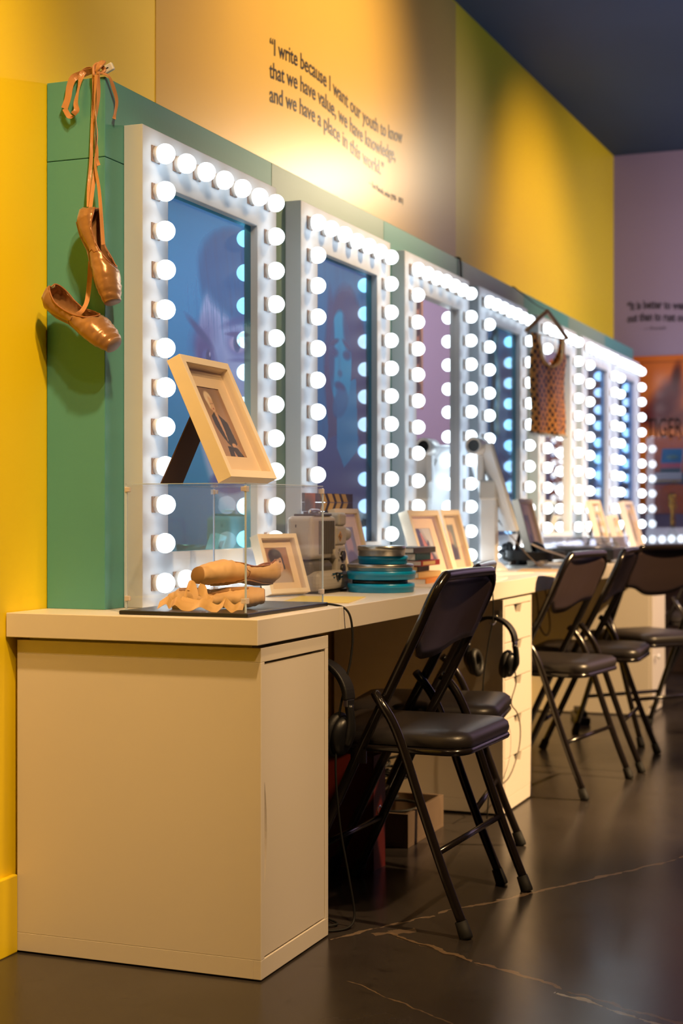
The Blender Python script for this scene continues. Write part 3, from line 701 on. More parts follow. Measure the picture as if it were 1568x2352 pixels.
# ================================================================== HANGING POINTE SHOES
def interp(s, tab):
    for (a, va), (b_, vb) in zip(tab, tab[1:]):
        if s <= b_:
            t = (s - a) / (b_ - a); t = t * t * (3 - 2 * t) * .5 + t * .5; return va + (vb - va) * t
    return tab[-1][1]
WT = [(0, .007), (.03, .020), (.10, .0275), (.25, .029), (.42, .027), (.58, .032), (.72, .037), (.85, .034), (.95, .027), (1, .0215)]
ZT = [(0, .040), (.03, .052), (.10, .056), (.25, .050), (.45, .045), (.60, .050), (.72, .053), (.86, .047), (1, .038)]
ZB = [(0, .022), (.03, .010), (.10, .002), (.25, .002), (.45, .009), (.62, .003), (.85, .001), (1, .004)]
def shoe(name, label, heel, toe, up, m_body, m_rim, m_toe, parent_group, scale=1.0, squash=1.0, rib=None, seed=0, bend=0.0):
    heel = Vector(heel); toe = Vector(toe); Lx = (toe - heel); ln = Lx.length; Lx.normalize()
    up = Vector(up); up = (up - Lx * up.dot(Lx)).normalized(); Y = up.cross(Lx)
    M = Matrix(((Lx.x, Y.x, up.x, heel.x), (Lx.y, Y.y, up.y, heel.y), (Lx.z, Y.z, up.z, heel.z), (0, 0, 0, 1)))
    t = thing(name, label, 'ballet shoe', group=parent_group); t.matrix_world = M
    rs = random.Random(seed); ns, nth = 44, 36; sc = .97 + (0); k = ln
    s0, s1 = .015, .69
    def phi(s):
        if s <= s0 or s >= s1: return 0
        x = (s - s0) / (s1 - s0); w = interp(s, WT); g = math.sin(math.pi * x) ** .55
        return math.radians(62 + 16 * (1 - x)) * g
    S_ = [0.5 - 0.5 * math.cos(math.pi * i / ns) for i in range(ns + 1)]
    vs = []; rimL = []; rimR = []
    fz = scale
    for s in S_:
        w = interp(s, WT) * fz; zt = interp(s, ZT) * fz * squash; zb = interp(s, ZB) * fz; ph_ = phi(s); lim = math.pi - ph_
        zm = (zt + zb) / 2; hh = (zt - zb) / 2
        for j in range(nth + 1):
            th = -lim + 2 * lim * j / nth
            sn, cs = math.sin(th), math.cos(th)
            y = w * math.copysign(abs(sn) ** .82, sn); z = zm - hh * math.copysign(abs(cs) ** .9, cs)
            wr = .0011 * math.sin(s * 55 + 4 * th) * math.exp(-((s - .55) / .22) ** 2) + .0009 * math.sin(s * 90 + 2 * th + seed)
            x = s * k + (-.006 * math.cos(th) * (s < .03))
            zz = z + bend * math.sin(math.pi * min(1, s)) * .02
            p = Vector((x, y * (1 + wr / .03), zz + wr))
            vs.append(tuple(p))
            if ph_ > 0.02:
                if j == 0: rimL.append(p)
                if j == nth: rimR.append(p)
    n1 = nth + 1; fs = [(i * n1 + j, i * n1 + j + 1, (i + 1) * n1 + j + 1, (i + 1) * n1 + j) for i in range(ns) for j in range(nth)]
    b = MB().add(vs, fs, True); b.f.append(tuple(range(n1 - 1))); b.sm.append(True)
    o = b.build('upper', m_body, t, solid=.0018, merge=True)
    b = MB(); e = [Vector(v) for v in vs[-n1:]]; c = sum(e, Vector()) / len(e)
    outer = [v + Vector((-.0006, 0, 0)) + (v - c) * .01 for v in e]; inner = [v + Vector((.0022, 0, 0)) - (v - c) * .1 for v in e]
    vv = outer + inner; f2 = [(i, i + 1, n1 + i + 1, n1 + i) for i in range(n1 - 1)] + [tuple(range(n1, 2 * n1 - 1))]
    b.add(vv, f2, True).build('toe_platform', m_toe, t, merge=True)
    loop = rimL + list(reversed(rimR)); loop = [l for i, l in enumerate(loop) if i % 2 == 0]
    MB().tube(loop, .0019, 8, closed=True, sub=2).build('drawstring_edge', m_rim, t)
    # stitched quarter seam running round the side
    sm = []
    for j in range(2, nth - 1):
        i = 21 + int(abs(j - nth / 2) * .08); sm.append(Vector(vs[i * n1 + j]))
    c0 = Vector((S_[21] * k, 0, .025)); sm = [p + (p - Vector((p.x, 0, .026 * fz))).normalized() * .0004 for p in sm]
    MB().tube(sm, .0008, 6).build('seam', m_rim, t)
    # leather outsole
    so = []
    for i in range(10):
        a = i / 9; s = .10 + .74 * a; so.append((s, .016 * math.sin(math.pi * (.12 + .80 * a)) ** .6))
    poly = [(s * k, w_) for s, w_ in so] + [(s * k, -w_) for s, w_ in reversed(so)]
    b = MB(); nn = len(poly); vv = []
    for dz in (-.0026, .002):
        for (x, y) in poly: vv.append((x, y, interp(x / k, ZB) * fz + dz + bend * math.sin(math.pi * x / k) * .02))
    h_ = nn // 2
    ff = []
    for i in range(h_ - 1):
        ff += [(i, i + 1, nn - 2 - i, nn - 1 - i), (nn + i, nn + nn - 1 - i, nn + nn - 2 - i, nn + i + 1)]
    for i in range(nn): ff.append((i, (i + 1) % nn, nn + (i + 1) % nn, nn + i))
    b.add(vv, ff).build('outsole', m_toe, t)
    return t, M
PY = 0.137
a_h = ay(190, 482, .075); a_t = ay(252, 700, .070)
ua = Vector((1.0, .12, .32))
# heel at the top, opening turned to the right
sh1, M1 = shoe('ballet_shoe', 'worn bronze pointe shoe hanging heel up, higher of the hung pair', ay(182, 490, .085) + Vector((-.012, .0, 0)), ay(238, 702, .085), ua, M_satin, M_satin2, M_toe, 'pointe shoes hung on the teal panel', 1.06, 1.0, seed=1)
sh2, M2 = shoe('ballet_shoe', 'worn bronze pointe shoe hanging slantwise, lower of the hung pair', ay(98, 700, .080), ay(255, 812, .085), Vector((.69, -.33, .72)), M_satin, M_satin2, M_toe, 'pointe shoes hung on the teal panel', 1.12, 1.0, seed=4)
# ribbons (one tangle that ties both shoes to the top of the panel)
t = thing('shoe_ribbons', 'tan satin ribbons knotted over the teal panel top, holding the bronze shoes', 'ribbon', tuple(ay(225, 170, .12)))
T0 = t.location.copy()
def rib(name, pts, half, mt=M_ribbon, twist=None, par=None, org=None):
    org = T0 if org is None else org
    P_ = [Vector(p) - org for p in pts]; Wd = []
    for i in range(len(P_)):
        tg = (P_[min(i + 1, len(P_) - 1)] - P_[max(i - 1, 0)]).normalized()
        side = tg.cross(Vector((0, -1, 0)));
        if side.length < .2: side = tg.cross(Vector((1, 0, 0)))
        side.normalize(); n = side.cross(tg)
        a = twist[i] if twist else 0
        Wd.append((side * math.cos(a) + n * math.sin(a)) * half)
    return MB().strip(P_, Wd).build(name, mt, par or t)
Y_ = .118
rib('ribbon', [ay(215, 168, Y_), ay(216, 215, .128), ay(212, 300, .128), ay(209, 370, .126), ay(204, 430, .118), ay(203, 475, .105)], .0042, twist=[0, .6, .2, .9, .3, .2])
rib('ribbon', [ay(225, 168, Y_), ay(226, 220, .126), ay(219, 290, .120), ay(222, 350, .118), ay(217, 400, .118), ay(206, 490, .090)], .0044, twist=[0, .9, 1.9, 1.0, .4, .2])
rib('ribbon', [ay(221, 172, Y_ - .004), ay(217, 240, .114), ay(224, 310, .110), ay(218, 372, .110), ay(228, 440, .1), ay(237, 562, .085)], .0044, twist=[0, -.7, -1.3, -.6, -.1, .3])
rib('ribbon', [ay(222, 365, .113), ay(226, 378, .112), ay(225, 380, .108)], .004, twist=[0, .5, .2])
rib('ribbon', [ay(208, 600, .128), ay(205, 650, .118), ay(200, 690, .085), ay(190, 712, .072), ay(178, 722, .068)], .0055, twist=[.3, .4, .2, .1, .5])
rib('ribbon', [ay(222, 160, .135), ay(205, 164, .135), ay(184, 172, .132), ay(168, 180, .126), ay(160, 200, .124), ay(156, 225, .122), ay(148, 249, .120)], .0085, twist=[1.2, 1.0, .8, .3, .1, 0, .1])
rib('ribbon', [ay(148, 249, .120), ay(158, 266, .119), ay(167, 270, .118)], .006, twist=[.1, .3, .8])
rib('ribbon', [ay(220, 158, .136), ay(200, 160, .134), ay(188, 172, .126), ay(181, 200, .118), ay(174, 235, .114), ay(176, 252, .113), ay(168, 262, .112)], .0065, twist=[1.3, 1, .5, -.6, -.2, .4, .9])
rib('ribbon', [ay(236, 168, .13), ax(250, 176, .168), ax(260, 200, .170), ax(268, 232, .169), ax(264, 262, .168), ax(262, 273, .168)], .0045, twist=[1, 1.3, .8, 1.2, 1.5, .9])
b = MB()
kp = [ay(216, 175, .118), ay(216, 155, .122), ay(224, 147, .125), ay(232, 152, .130), ay(240, 160, .137), ay(232, 168, .130), ay(222, 164, .120), ay(228, 154, .117), ay(236, 146, .125), ay(238, 142, .131), ay(230, 144, .127), ay(224, 156, .119), ay(226, 172, .121)]
b.tube([p - T0 for p in kp], .0055, 8, sub=5, flat=.6).build('knot', M_ribbon, t)
pc = ay(249, 158, .150)
t = thing('tag', 'small white plastic clip tag beside the ribbon knot on the teal panel', 'tag', tuple(pc), (math.radians(8), math.radians(-22), 0))
MB().box(-.014, -.005, -.008, .014, .005, .010).build('clip', M_wplast, t, bevel=.003, seg=3)
MB().box(-.004, -.0056, .000, .003, -.0048, .0025).build('slot', M_ink, t)
# ================================================================== ACRYLIC CASE
X0, X1, Y0, Y1 = .278, .566, .022, .452
t = thing('display_case', 'clear acrylic display case on a black base at the near desk corner', 'display case', (X0, Y0, TZ1))
w, d, h = X1 - X0, Y1 - Y0, .281
MB().box(-.012, -.012, 0, w + .010, d + .010, .009).build('base', M_blackpl, t, bevel=.002)
for nm, bx in (('pane', (.001, 0, .0095, w - .001, .003, h)), ('pane', (.001, d - .003, .0095, w - .001, d, h)), ('pane', (0, .0035, .0095, .003, d - .0035, h)), ('pane', (w - .003, .0035, .0095, w, d - .0035, h)), ('lid', (0, 0, h + .0005, w, d, h + .0035))):
    MB().box(*bx).build(nm, M_acry, t)
e = .0028
for (x, y) in ((0, 0), (w, 0), (0, d), (w, d)):
    MB().box(x - e * .6, y - e * .6, .0095, x + e * .6, y + e * .6, h).build('corner_edge', M_acedge, t)  # rod coloured pale as the light along the acrylic corner
for a, c in (((0, 0), (w, 0)), ((0, d), (w, d)), ((0, 0), (0, d)), ((w, 0), (w, d))):
    MB().box(min(a[0], c[0]) - e * .4, min(a[1], c[1]) - e * .4, h + .0036, max(a[0], c[0]) + e * .4, max(a[1], c[1]) + e * .4, h + .0050).build('rim_edge', M_acedge, t)
for x in (0, w):
    for y in (0, d):
        for z in (.035, h - .008):
            sx = 1 if x == 0 else -1; sy = 1 if y == 0 else -1
            b = MB(); b.box(min(x - .002 * sx, x + .010 * sx), min(y - .004 * sy, y + .004 * sy), z - .005, max(x - .002 * sx, x + .010 * sx), max(y - .004 * sy, y + .004 * sy), z + .005)
            b.box(min(x - .004 * sx, x + .004 * sx), min(y - .002 * sy, y + .010 * sy), z - .006, max(x - .004 * sx, x + .004 * sx), max(y - .002 * sy, y + .010 * sy), z + .006)
            b.build('corner_clip', mat('clear_clip_plastic', (235, 225, 225), .15, alpha=.6), t, bevel=.001)
CASE_TOP = TZ1 + h + .0051
BZ = TZ1 + .0095
grp = 'peach pointe shoes in the acrylic case'
shoe('ballet_shoe', 'peach canvas pointe shoe lying on top of its mate in the clear case', (.505, .330, BZ + .046), (.410, .110, BZ + .053), (-.15, .2, 1), M_peach, M_satin2, M_peachtoe, grp, 1.12, .95, seed=7)
shoe('ballet_shoe', 'peach canvas pointe shoe underneath its mate in the clear case', (.335, .115, BZ + .042), (.525, .205, BZ + .044), (.10, .30, -1), M_peach, M_satin2, M_peachtoe, grp, 1.05, .78, seed=9)
t = thing('shoe_ribbons', 'loose peach ribbons curled in front of the shoes in the clear case', 'ribbon', (.42, .06, BZ)); T1 = t.location.copy()
def cp(px, py, Y): return ay(px, py, Y)
def rib2(pts, half, tw):
    P_ = [Vector(p) - T1 for p in pts]
    for p in P_: p.z = max(p.z, .006)
    Wd = [Vector((.25 * math.sin(a), math.cos(a) * .6, math.sin(a + .9))).normalized() * half for a in tw]
    MB().strip(P_, Wd, .0007).build('ribbon', M_peachrib, t)
rib2([cp(364, 1390, .06), cp(384, 1378, .07), cp(392, 1388, .06), cp(405, 1380, .07), cp(420, 1392, .055), cp(440, 1395, .045), cp(462, 1385, .055), cp(480, 1392, .045), cp(498, 1398, .04), cp(515, 1384, .05)], .0105, [0, .4, .9, .6, .1, -.3, .3, .5, 0, .5])
rib2([cp(425, 1382, .07), cp(428, 1350, .08), cp(436, 1344, .085), cp(445, 1352, .08), cp(452, 1378, .075)], .012, [1.2, .9, .7, .8, 1.0])
rib2([cp(512, 1378, .06), cp(522, 1388, .045), cp(535, 1398, .038), cp(548, 1392, .038), cp(560, 1392, .045)], .010, [.2, .6, .3, .7, .4])
rib2([cp(412, 1386, .065), cp(418, 1378, .07), cp(440, 1384, .065), cp(470, 1386, .06), cp(488, 1378, .06)], .009, [0, .3, 0, -.4, 0])
rib2([cp(455, 1352, .09), cp(468, 1358, .08), cp(474, 1378, .07), cp(486, 1388, .055)], .013, [.8, .6, .5, .3])
# ================================================================== PICTURE FRAMES
def photo_a():
    P = Paint((176, 140, 110), (70, 100)); P.e(.45, .9, .5, .2, (120, 96, 78), .6, soft=.7).e(.36, .84, .15, .10, (232, 214, 190)).e(.40, .75, .105, .115, (218, 180, 150)).e(.3, .78, .05, .1, (236, 220, 200), .8)
    P.p([(.2, .58), (.36, .64), (.50, .62), (.78, .5), (.84, .2), (.6, .12), (.42, .2), (.3, .3), (.2, .45)], (52, 46, 46)).p([(.38, .64), (.5, .64), (.52, .4), (.47, .2)], (206, 164, 134))
    P.e(.37, .76, .018, .008, (70, 50, 44)).e(.45, .765, .018, .008, (70, 50, 44)).e(.42, .69, .03, .009, (150, 60, 56)).e(.66, .17, .09, .035, (206, 160, 128)).p([(.3, 0), (.35, .16), (.75, .14), (.92, 0)], (40, 32, 32)).p([(.5, 0), (.54, .1), (.62, 0)], (196, 150, 120)); return P
def photo_b():
    P = Paint((170, 128, 108), (70, 90)); P.e(.5, .1, .55, .28, (190, 176, 176), soft=.3).e(.42, .74, .30, .22, (52, 50, 66)).e(.50, .55, .21, .25, (226, 184, 160), soft=.06).e(.42, .80, .27, .13, (50, 48, 64), .95).p([(.16, .6), (.3, .8), (.36, .72), (.3, .5), (.22, .42)], (52, 50, 66)).p([(.66, .75), (.74, .7), (.76, .4), (.70, .36)], (60, 60, 86))
    for x in (.41, .59): P.e(x, .60, .045, .02, (40, 40, 60)).e(x, .65, .06, .01, (50, 44, 60), .8)
    P.e(.50, .52, .025, .012, (190, 130, 110)).e(.50, .44, .07, .018, (176, 80, 84)); return P
def photo_c():
    P = Paint((196, 202, 208), (60, 60)); P.p([(0, 1), (.28, 1), (.95, 0), (0, 0)], (50, 44, 44)).p([(.28, .85), (.38, .85), (.72, .1), (.5, 0), (.35, .3)], (190, 120, 90)).p([(.35, 1), (.4, 1), (1, .1), (.95, 0)], (150, 140, 136)).e(.66, .55, .06, .08, (40, 44, 50)); return P
def photo_d():
    P = Paint((120, 132, 140), (40, 60)); P.e(.5, .6, .25, .25, (190, 160, 140)).e(.5, .2, .4, .25, (60, 62, 70)); return P
def picture(name_lab, pos, w, h, depth, tilt, yaw, photo, pwh, border=.018, base=TZ1, leg=True, spread=.16, lw=(.018, .20), label_cat='picture frame', group='white box frames standing on the desk'):
    ta = math.radians(tilt)
    t = thing('picture_frame', name_lab, label_cat, (pos[0], pos[1], base + depth * math.sin(ta) + .0005), (0, -ta, math.radians(-yaw)), group)
    ring_frame(w, h, border, -depth, 0).build('frame', M_pf, t, bevel=.0008)
    iw, ih = w - 2 * border, h - 2 * border
    mb = MB(); x = -depth * .62
    pw_, ph_ = pwh; yy0 = (w - pw_) / 2; zz0 = (h - ph_) / 2
    o = [(border, border), (w - border, border), (w - border, h - border), (border, h - border)]; i_ = [(yy0, zz0), (yy0 + pw_, zz0), (yy0 + pw_, zz0 + ph_), (yy0, zz0 + ph_)]
    vs = [(xx, a, c) for xx in (x - .0015, x) for a, c in o + i_]; fs = []
    for k in range(4):
        k2 = (k + 1) % 4; fs += [(8 + k, 8 + k2, 12 + k2, 12 + k), (k, 4 + k, 4 + k2, k2), (k, k2, 8 + k2, 8 + k), (4 + k, 12 + k, 12 + k2, 4 + k2)]
    mb.add(vs, fs).build('mat_board', M_mat, t)
    photo().build('photo', M_print, t, pw_ + .002, ph_ + .002, x - .0018, yy0 - .001, zz0 - .001, .0005)
    MB().box(-.006, border - .001, border - .001, -.0045, w - border + .001, h - border + .001).build('glass', M_glass, t)
    MB().box(-depth + .0015, border * .6, border * .6, -depth + .004, w - border * .6, h - border * .6).build('back_board', M_brownboard, t)
    if leg:
        # easel leg hinged on the back, reaching the surface behind
        ht = .70 * h; R = Matrix.Rotation(-ta, 3, 'Y'); Ri = R.inverted()
        top = R @ Vector((-depth - .001, 0, ht)); zb = -(depth * math.sin(ta)); foot = Vector((top.x - spread * h, 0, zb + .0015)); fl = Ri @ foot
        ax_ = Vector((-depth - .001, 0, ht)); dv = (fl - ax_); sd = dv.cross(Vector((0, 1, 0))).normalized() * .0015
        hw0, hw1 = lw[0], w * lw[1]; c = w / 2
        vs = []
        for sgn in (-1, 1):
            o_ = sd * sgn
            for (pp, hw) in ((ax_, hw0), (fl, hw1)):
                for s2 in (-1, 1): vs.append((pp.x + o_.x, c + s2 * hw, pp.z + o_.z))
        fs = [(0, 1, 3, 2), (4, 6, 7, 5), (0, 4, 5, 1), (2, 3, 7, 6), (0, 2, 6, 4), (1, 5, 7, 3)]
        MB().add(vs, fs).build('easel_leg', M_brownboard, t)
    return t
picture('white box frame leaning back on the acrylic case, photo of a person in black', (.502, .085), .245, .300, .035, 25, 0, photo_a, (.115, .175), base=CASE_TOP, spread=.30, lw=(.045, .21))
picture('small white box frame behind the acrylic case, photo of a dark-haired child', (.306, .735), .150, .165, .030, 19, 20, photo_b, (.082, .098), .012)
picture('wood-edged white frame half hidden between the projector and the film cans', (.355, 1.195), .19, .235, .022, 14, 0, photo_d, (.10, .13), .014, leg=False)
picture('white box frame behind the film cans, photo split dark and pale grey', (.355, 1.87), .250, .230, .036, 18, 6, photo_c, (.12, .115))
picture('white box frame standing just behind the one above the book stack', (.350, 2.215), .22, .230, .036, 15, 0, photo_d, (.11, .13))
picture('tall white frame on the desk right behind the white screen stand', (.385, 3.18), .22, .280, .030, 15, 0, photo_d, (.11, .15))
picture('white frame behind the clear record player lid, its brown leg showing', (.385, 4.55), .22, .285, .028, 15, 0, photo_d, (.11, .15))
picture('short wood-toned white frame in the middle of the far three', (.40, 4.90), .17, .210, .030, 17, 0, photo_d, (.09, .11))
picture('large cream-white frame at the far end of the row of frames', (.41, 5.27), .25, .285, .034, 16, 0, photo_d, (.13, .16))
# ================================================================== PROJECTOR
t = thing('film_projector', 'grey vintage film projector with ribbed vents beside the turquoise cans', 'projector', (.2695, .910, TZ1))
pw_, pl, = .080, .175
b = MB(); b.box(0, 0, .094, pw_, pl, .213); b.build('housing', M_grey, t, bevel=.014, seg=4)
b = MB(); b.box(.004, .006, .034, pw_ - .004, pl - .01, .094); b.build('lower_housing', M_greyd, t, bevel=.02, seg=4)
MB().box(.0005, .004, .006, pw_ + .020, pl + .06, .062).build('base', M_grey, t, bevel=.022, seg=4)
MB().box(.0, .02, 0, pw_ + .015, pl + .04, .006).build('foot_plate', M_rubber, t)
vp = MB()
for k in range(9): vp.box(pw_ + .0005, .040 + k * .0125, .108, pw_ + .005, .047 + k * .0125, .200)
vp.build('vent_ribs', M_greyd, t, bevel=.0015)
MB().cyl((pw_ - .004, .148, .108), (pw_ + .010, .148, .108), .014, 20).build('dial', M_grey, t, bevel=.002)
MB().box(.01, .03, .213, .075, .15, .219).build('top_plate', M_blackpl, t, bevel=.002)
MB().tube([(.05, .05, .219), (.05, .055, .228), (.05, .115, .228), (.05, .12, .219)], .004, 8, sub=4).build('carry_handle', M_steel, t)
b = MB(); b.box(.012, pl, .13, .079, pl + .080, .185); b.box(.010, pl - .01, .03, .084, pl + .062, .13); b.build('mechanism_block', M_grey, t, bevel=.008, seg=3)
b = MB(); b.box(.02, pl + .022, .185, .080, pl + .076, .222); b.build('lamp_tower', M_grey, t, bevel=.008, seg=3)
MB().lathe([(.017, 0), (.019, .004), (.019, .045), (.017, .05)], 20, Matrix.Translation((.058, pl + .076, .160)) @ Matrix.Rotation(math.radians(-90), 4, 'X')).build('lens_barrel', M_grey, t)
for zz, yy in ((.10, .03), (.063, .028)): MB().cyl((.084, pl + yy, zz), (.091, pl + yy, zz), .014, 18).build('sprocket', M_blackpl, t)
for zz, yy in ((.118, .008), (.11, -.002), (.09, .004), (.1, .012)): MB().cyl((.084, pl + yy, zz), (.089, pl + yy, zz), .003, 10).build('screw', M_steel, t)
dm = MB().prism([(pl + .028, .140), (pl + .043, .155), (pl + .028, .170), (pl + .013, .155)], 'x', .079, .0798).build('diamond_badge', M_gold, t)
MB().prism([(pl + .028, .1445), (pl + .0385, .155), (pl + .028, .1655), (pl + .0175, .155)], 'x', .0799, .0803).build('badge_field', M_greyd, dm)
MB().lathe([(.002, 0), (.004, 0), (.004, .0004), (.002, .0004)], 14, Matrix.Translation((.0804, pl + .0255, .157)) @ Matrix.Rotation(math.radians(90), 4, 'Y')).build('badge_ring', M_gold, dm)
MB().lathe([(.002, 0), (.004, 0), (.004, .0004), (.002, .0004)], 14, Matrix.Translation((.0804, pl + .0305, .153)) @ Matrix.Rotation(math.radians(90), 4, 'Y')).build('badge_ring', M_gold, dm)
for yy, zz, ll in ((.090, .050, .022), (.098, .040, .010), (.150, .050, .014), (.150, .040, .018)):
    MB().box(pw_ + .0195, yy, zz, pw_ + .0220, yy + ll, zz + .005).build('switch', M_chrome, t, bevel=.001)
MB().cyl((pw_ + .015, .131, .045), (pw_ + .026, .131, .045), .011, 16).build('knob', M_blackpl, t)
MB().cyl((-.004 + pw_ * .45, -.004, .082), (-.004 + pw_ * .45, .008, .082), .010, 14).build('side_knob', M_chrome, t)
for zz in (.165, .19): MB().box(.028, -.0006, zz - .008, .031, .001, zz).build('side_slot', M_ink, t)
# clapperboard behind the projector
t = thing('clapperboard', 'black film clapperboard with cream chevrons behind the projector', 'clapperboard', (.2585, 1.047, TZ1))
MB().box(0, 0.01, 0, .006, .37, .225).build('slate', M_blackpl, t, bevel=.001)
cw = .375
def chev(z0, z1, up):
    m = MB(); h_ = z1 - z0
    for k in range(4):
        y = .125 + k * .055; lo, hi = (y - .012, y + .010) if up else (y + .010, y - .012)
        m.prism([(lo, z0), (lo + .034, z0), (hi + .034, z1), (hi, z1)], 'x', .0086, .0092)
    return m
s1_ = MB().box(0, 0, .226, .0085, cw, .2515).build('clap_stick', M_blackpl, t)
chev(.2265, .251, True).build('chevrons', M_beige, s1_)
s2_ = MB().box(0, 0, .2525, .0085, cw, .278).build('clap_stick', M_blackpl, t)
chev(.2530, .2775, False).build('chevrons', M_beige, s2_)
Paint((196, 110, 60), (20, 20)).e(.2, .2, .6, .6, (50, 70, 90), .9, 0, .5).build('sticker', M_print, t, .075, .052, .0092, .001, .226)
# ================================================================== FILM CANS
cc = Vector((.467, 1.127, 0)); z = TZ1
def can(label, r, h_, z, m, dx=0, dy=0, rims=1):
    t = thing('film_can', label, 'film can', (cc.x + dx, cc.y + dy, z), group='stack of round film cans')
    MB().lathe([(r - .003, 0), (r, .0015), (r, h_ * .55), (r + .0018, h_ * .56)] if rims else [(r, 0), (r, h_)], 48).build('body', m, t)
    MB().lathe([(r + .0022, h_ * .52), (r + .0022, h_ - .0015), (r + .0004, h_), (r - .006, h_ - .001), (.001, h_ - .0015)], 48).build('lid', m, t)
    return t
can('turquoise film can, bottom of the stack', .0925, .0245, z, M_blue); z += .0245
t = thing('film_reel', 'thin black film reel lying between the two lowest turquoise cans', 'film reel', (cc.x, cc.y - .01, z + .0002)); MB().lathe([(.078, 0), (.078, .010), (.06, .010), (.06, .011)], 40).build('flange', M_blackpl, t); z += .0113
can('wide turquoise film can just under the steel one in the middle', .095, .0235, z, M_blue, .0, .002); z += .0235
can('wide steel-grey film can in the middle of the stack', .0915, .0190, z, M_tin, -.002, .0); z += .019
can('small turquoise film can, second from the top of the stack', .0690, .0225, z, M_blue, .0, .014); z += .0225
can('small steel film can with two rims on top of the stack', .0655, .0290, z, M_tin, .006, -.012); z += .029
# ================================================================== BOOKS
def book(label, x, y, z, w, l, h, m, rot=0, pages=True):
    t = thing('book', label, 'book', (x, y, z), (0, 0, math.radians(rot)), 'books stacked behind the film cans')
    b = MB(); b.box(-w / 2, -l / 2, 0, w / 2, l / 2, .002); b.box(-w / 2, -l / 2, h - .002, w / 2, l / 2, h); b.box(w / 2 - .003, -l / 2, .002, w / 2, l / 2, h - .002)
    b.build('cover', m, t, bevel=.0006)
    MB().box(-w / 2 + .003, -l / 2 + .003, .0021, w / 2 - .0032, l / 2 - .003, h - .0021).build('pages', M_beige if m is M_dkbk else M_paper, t)
    return t
bz = TZ1; bx, by = .39, 1.615
for args in [('orange book at the bottom of the stack behind the cans', .15, .22, .021, M_orange, 4, 0, .0), ('beige book second from the bottom of the stack', .13, .19, .018, M_beige, -3, .0, -.01),
             ('dark brown worn book in the middle of the stack', .11, .16, .018, M_dkbk, 6, -.01, -.02), ('red-spined book with a cream label in the stack', .13, .18, .017, M_red, 0, .0, -.005),
             ('dark teal book second from the top of the stack', .12, .17, .022, M_tealbk, 3, -.012, -.03), ('dark charcoal book on top of the stack', .14, .19, .018, M_greyd, -2, -.015, -.03)]:
    lb, w_, l_, h_, m_, r_, dx, dy = args
    bt = book(lb, bx + dx, by + dy, bz, w_, l_, h_, m_, r_)
    if m_ is M_red: MB().box(w_ / 2 + .0002, -l_ / 2 + .01, .003, w_ / 2 + .0008, l_ / 2 - .05, h_ - .003).build('spine_label', M_beige, bt)
    bz += h_ + .0003
# ================================================================== PAPERS AND MAGAZINES
def sheet(name, label, cat, x, y, w, l, h, m, rot, z=TZ1, grp=None):
    t = thing(name, label, cat, (x, y, z), (0, 0, math.radians(rot)), grp)
    MB().box(-w / 2, -l / 2, 0, w / 2, l / 2, h).build('sheets', M_paper, t); MB().box(-w / 2 - .0005, -l / 2 - .0005, h, w / 2 + .0005, l / 2 + .0005, h + .0008).build('cover', m, t); return t
sheet('magazine', 'yellow-covered booklet lying by the desk edge beside the acrylic case', 'magazine', .485, .66, .17, .27, .003, M_ypaper, 12)
sheet('magazine', 'cream magazine lying on the desk edge just past the film cans', 'magazine', .48, 1.50, .21, .29, .004, M_mat, -6)
sheet('magazine', 'pale open magazine on the desk behind the nearest chair top', 'magazine', .49, 1.93, .20, .29, .004, M_paper, 8)
sheet('paper_sheet', 'white paper sheet at the foot of the white screen stand', 'paper', .40, 2.46, .21, .29, .002, M_paper, -12)
sheet('magazine', 'flat printed booklet under the edge of the desk headphones', 'magazine', .52, 2.76, .17, .24, .004, M_beige, 10)
sheet('paper_sheet', 'white paper sheet in front of the record player', 'paper', .53, 3.42, .16, .22, .003, M_paper, -5)
# ================================================================== SCREEN STAND
t = thing('screen_stand', 'white screen on a square white post with a round base', 'screen', (.322, 2.725, TZ1))
MB().lathe([(.070, 0), (.070, .006), (.062, .014), (.045, .030), (.034, .036)], 36).build('base', M_wplast, t)
b = MB(); b.box(-.030, -.022, .036, .030, -.001, .30); b.box(-.030, .001, .036, .030, .022, .30); b.build('post', M_wplast, t, bevel=.004)
MB().box(-.034, -.028, .27, .034, .028, .345).build('bracket', mat('grey_white_plastic', (205, 205, 204), .4), t, bevel=.008)
R = Matrix.Translation((-.008, .03, .315)) @ Matrix.Rotation(math.radians(40), 4, 'Z') @ Matrix.Rotation(math.radians(-18), 4, 'Y')
sc_ = MB().box(0, -.12, -.175, .018, .12, .175, R).build('screen', M_wplast, t, bevel=.006)
MB().box(.0182, -.105, -.155, .0192, .105, .155, R).build('display', M_ink, sc_)
MB().tube([R @ Vector((-.004, .02, .12)), R @ Vector((-.008, .0, .03)), R @ Vector((-.012, .02, -.08)), (.10, .05, .10), (.16, .12, .02), (.20, .16, .008)], .0022, 6, sub=5).build('power_cable', M_cable, t)
M3 = Matrix.Translation((-.035, -.06, .475)) @ Matrix.Rotation(math.radians(90), 4, 'X') @ Matrix.Rotation(math.radians(0), 4, 'Y')
tb = MB().lathe([(.030, -.075), (.033, -.070), (.033, .035), (.031, .040), (.024, .040), (.0225, .030)], 28, M3).build('tube_lamp', M_wplast, t)
MB().lathe([(.0228, .0), (.0228, .031)], 28, M3).build('dark_opening', M_ink, tb)
MB().box(-.045, -.02, .34, -.020, .02, .46).build('tube_bracket', M_wplast, t, bevel=.006)
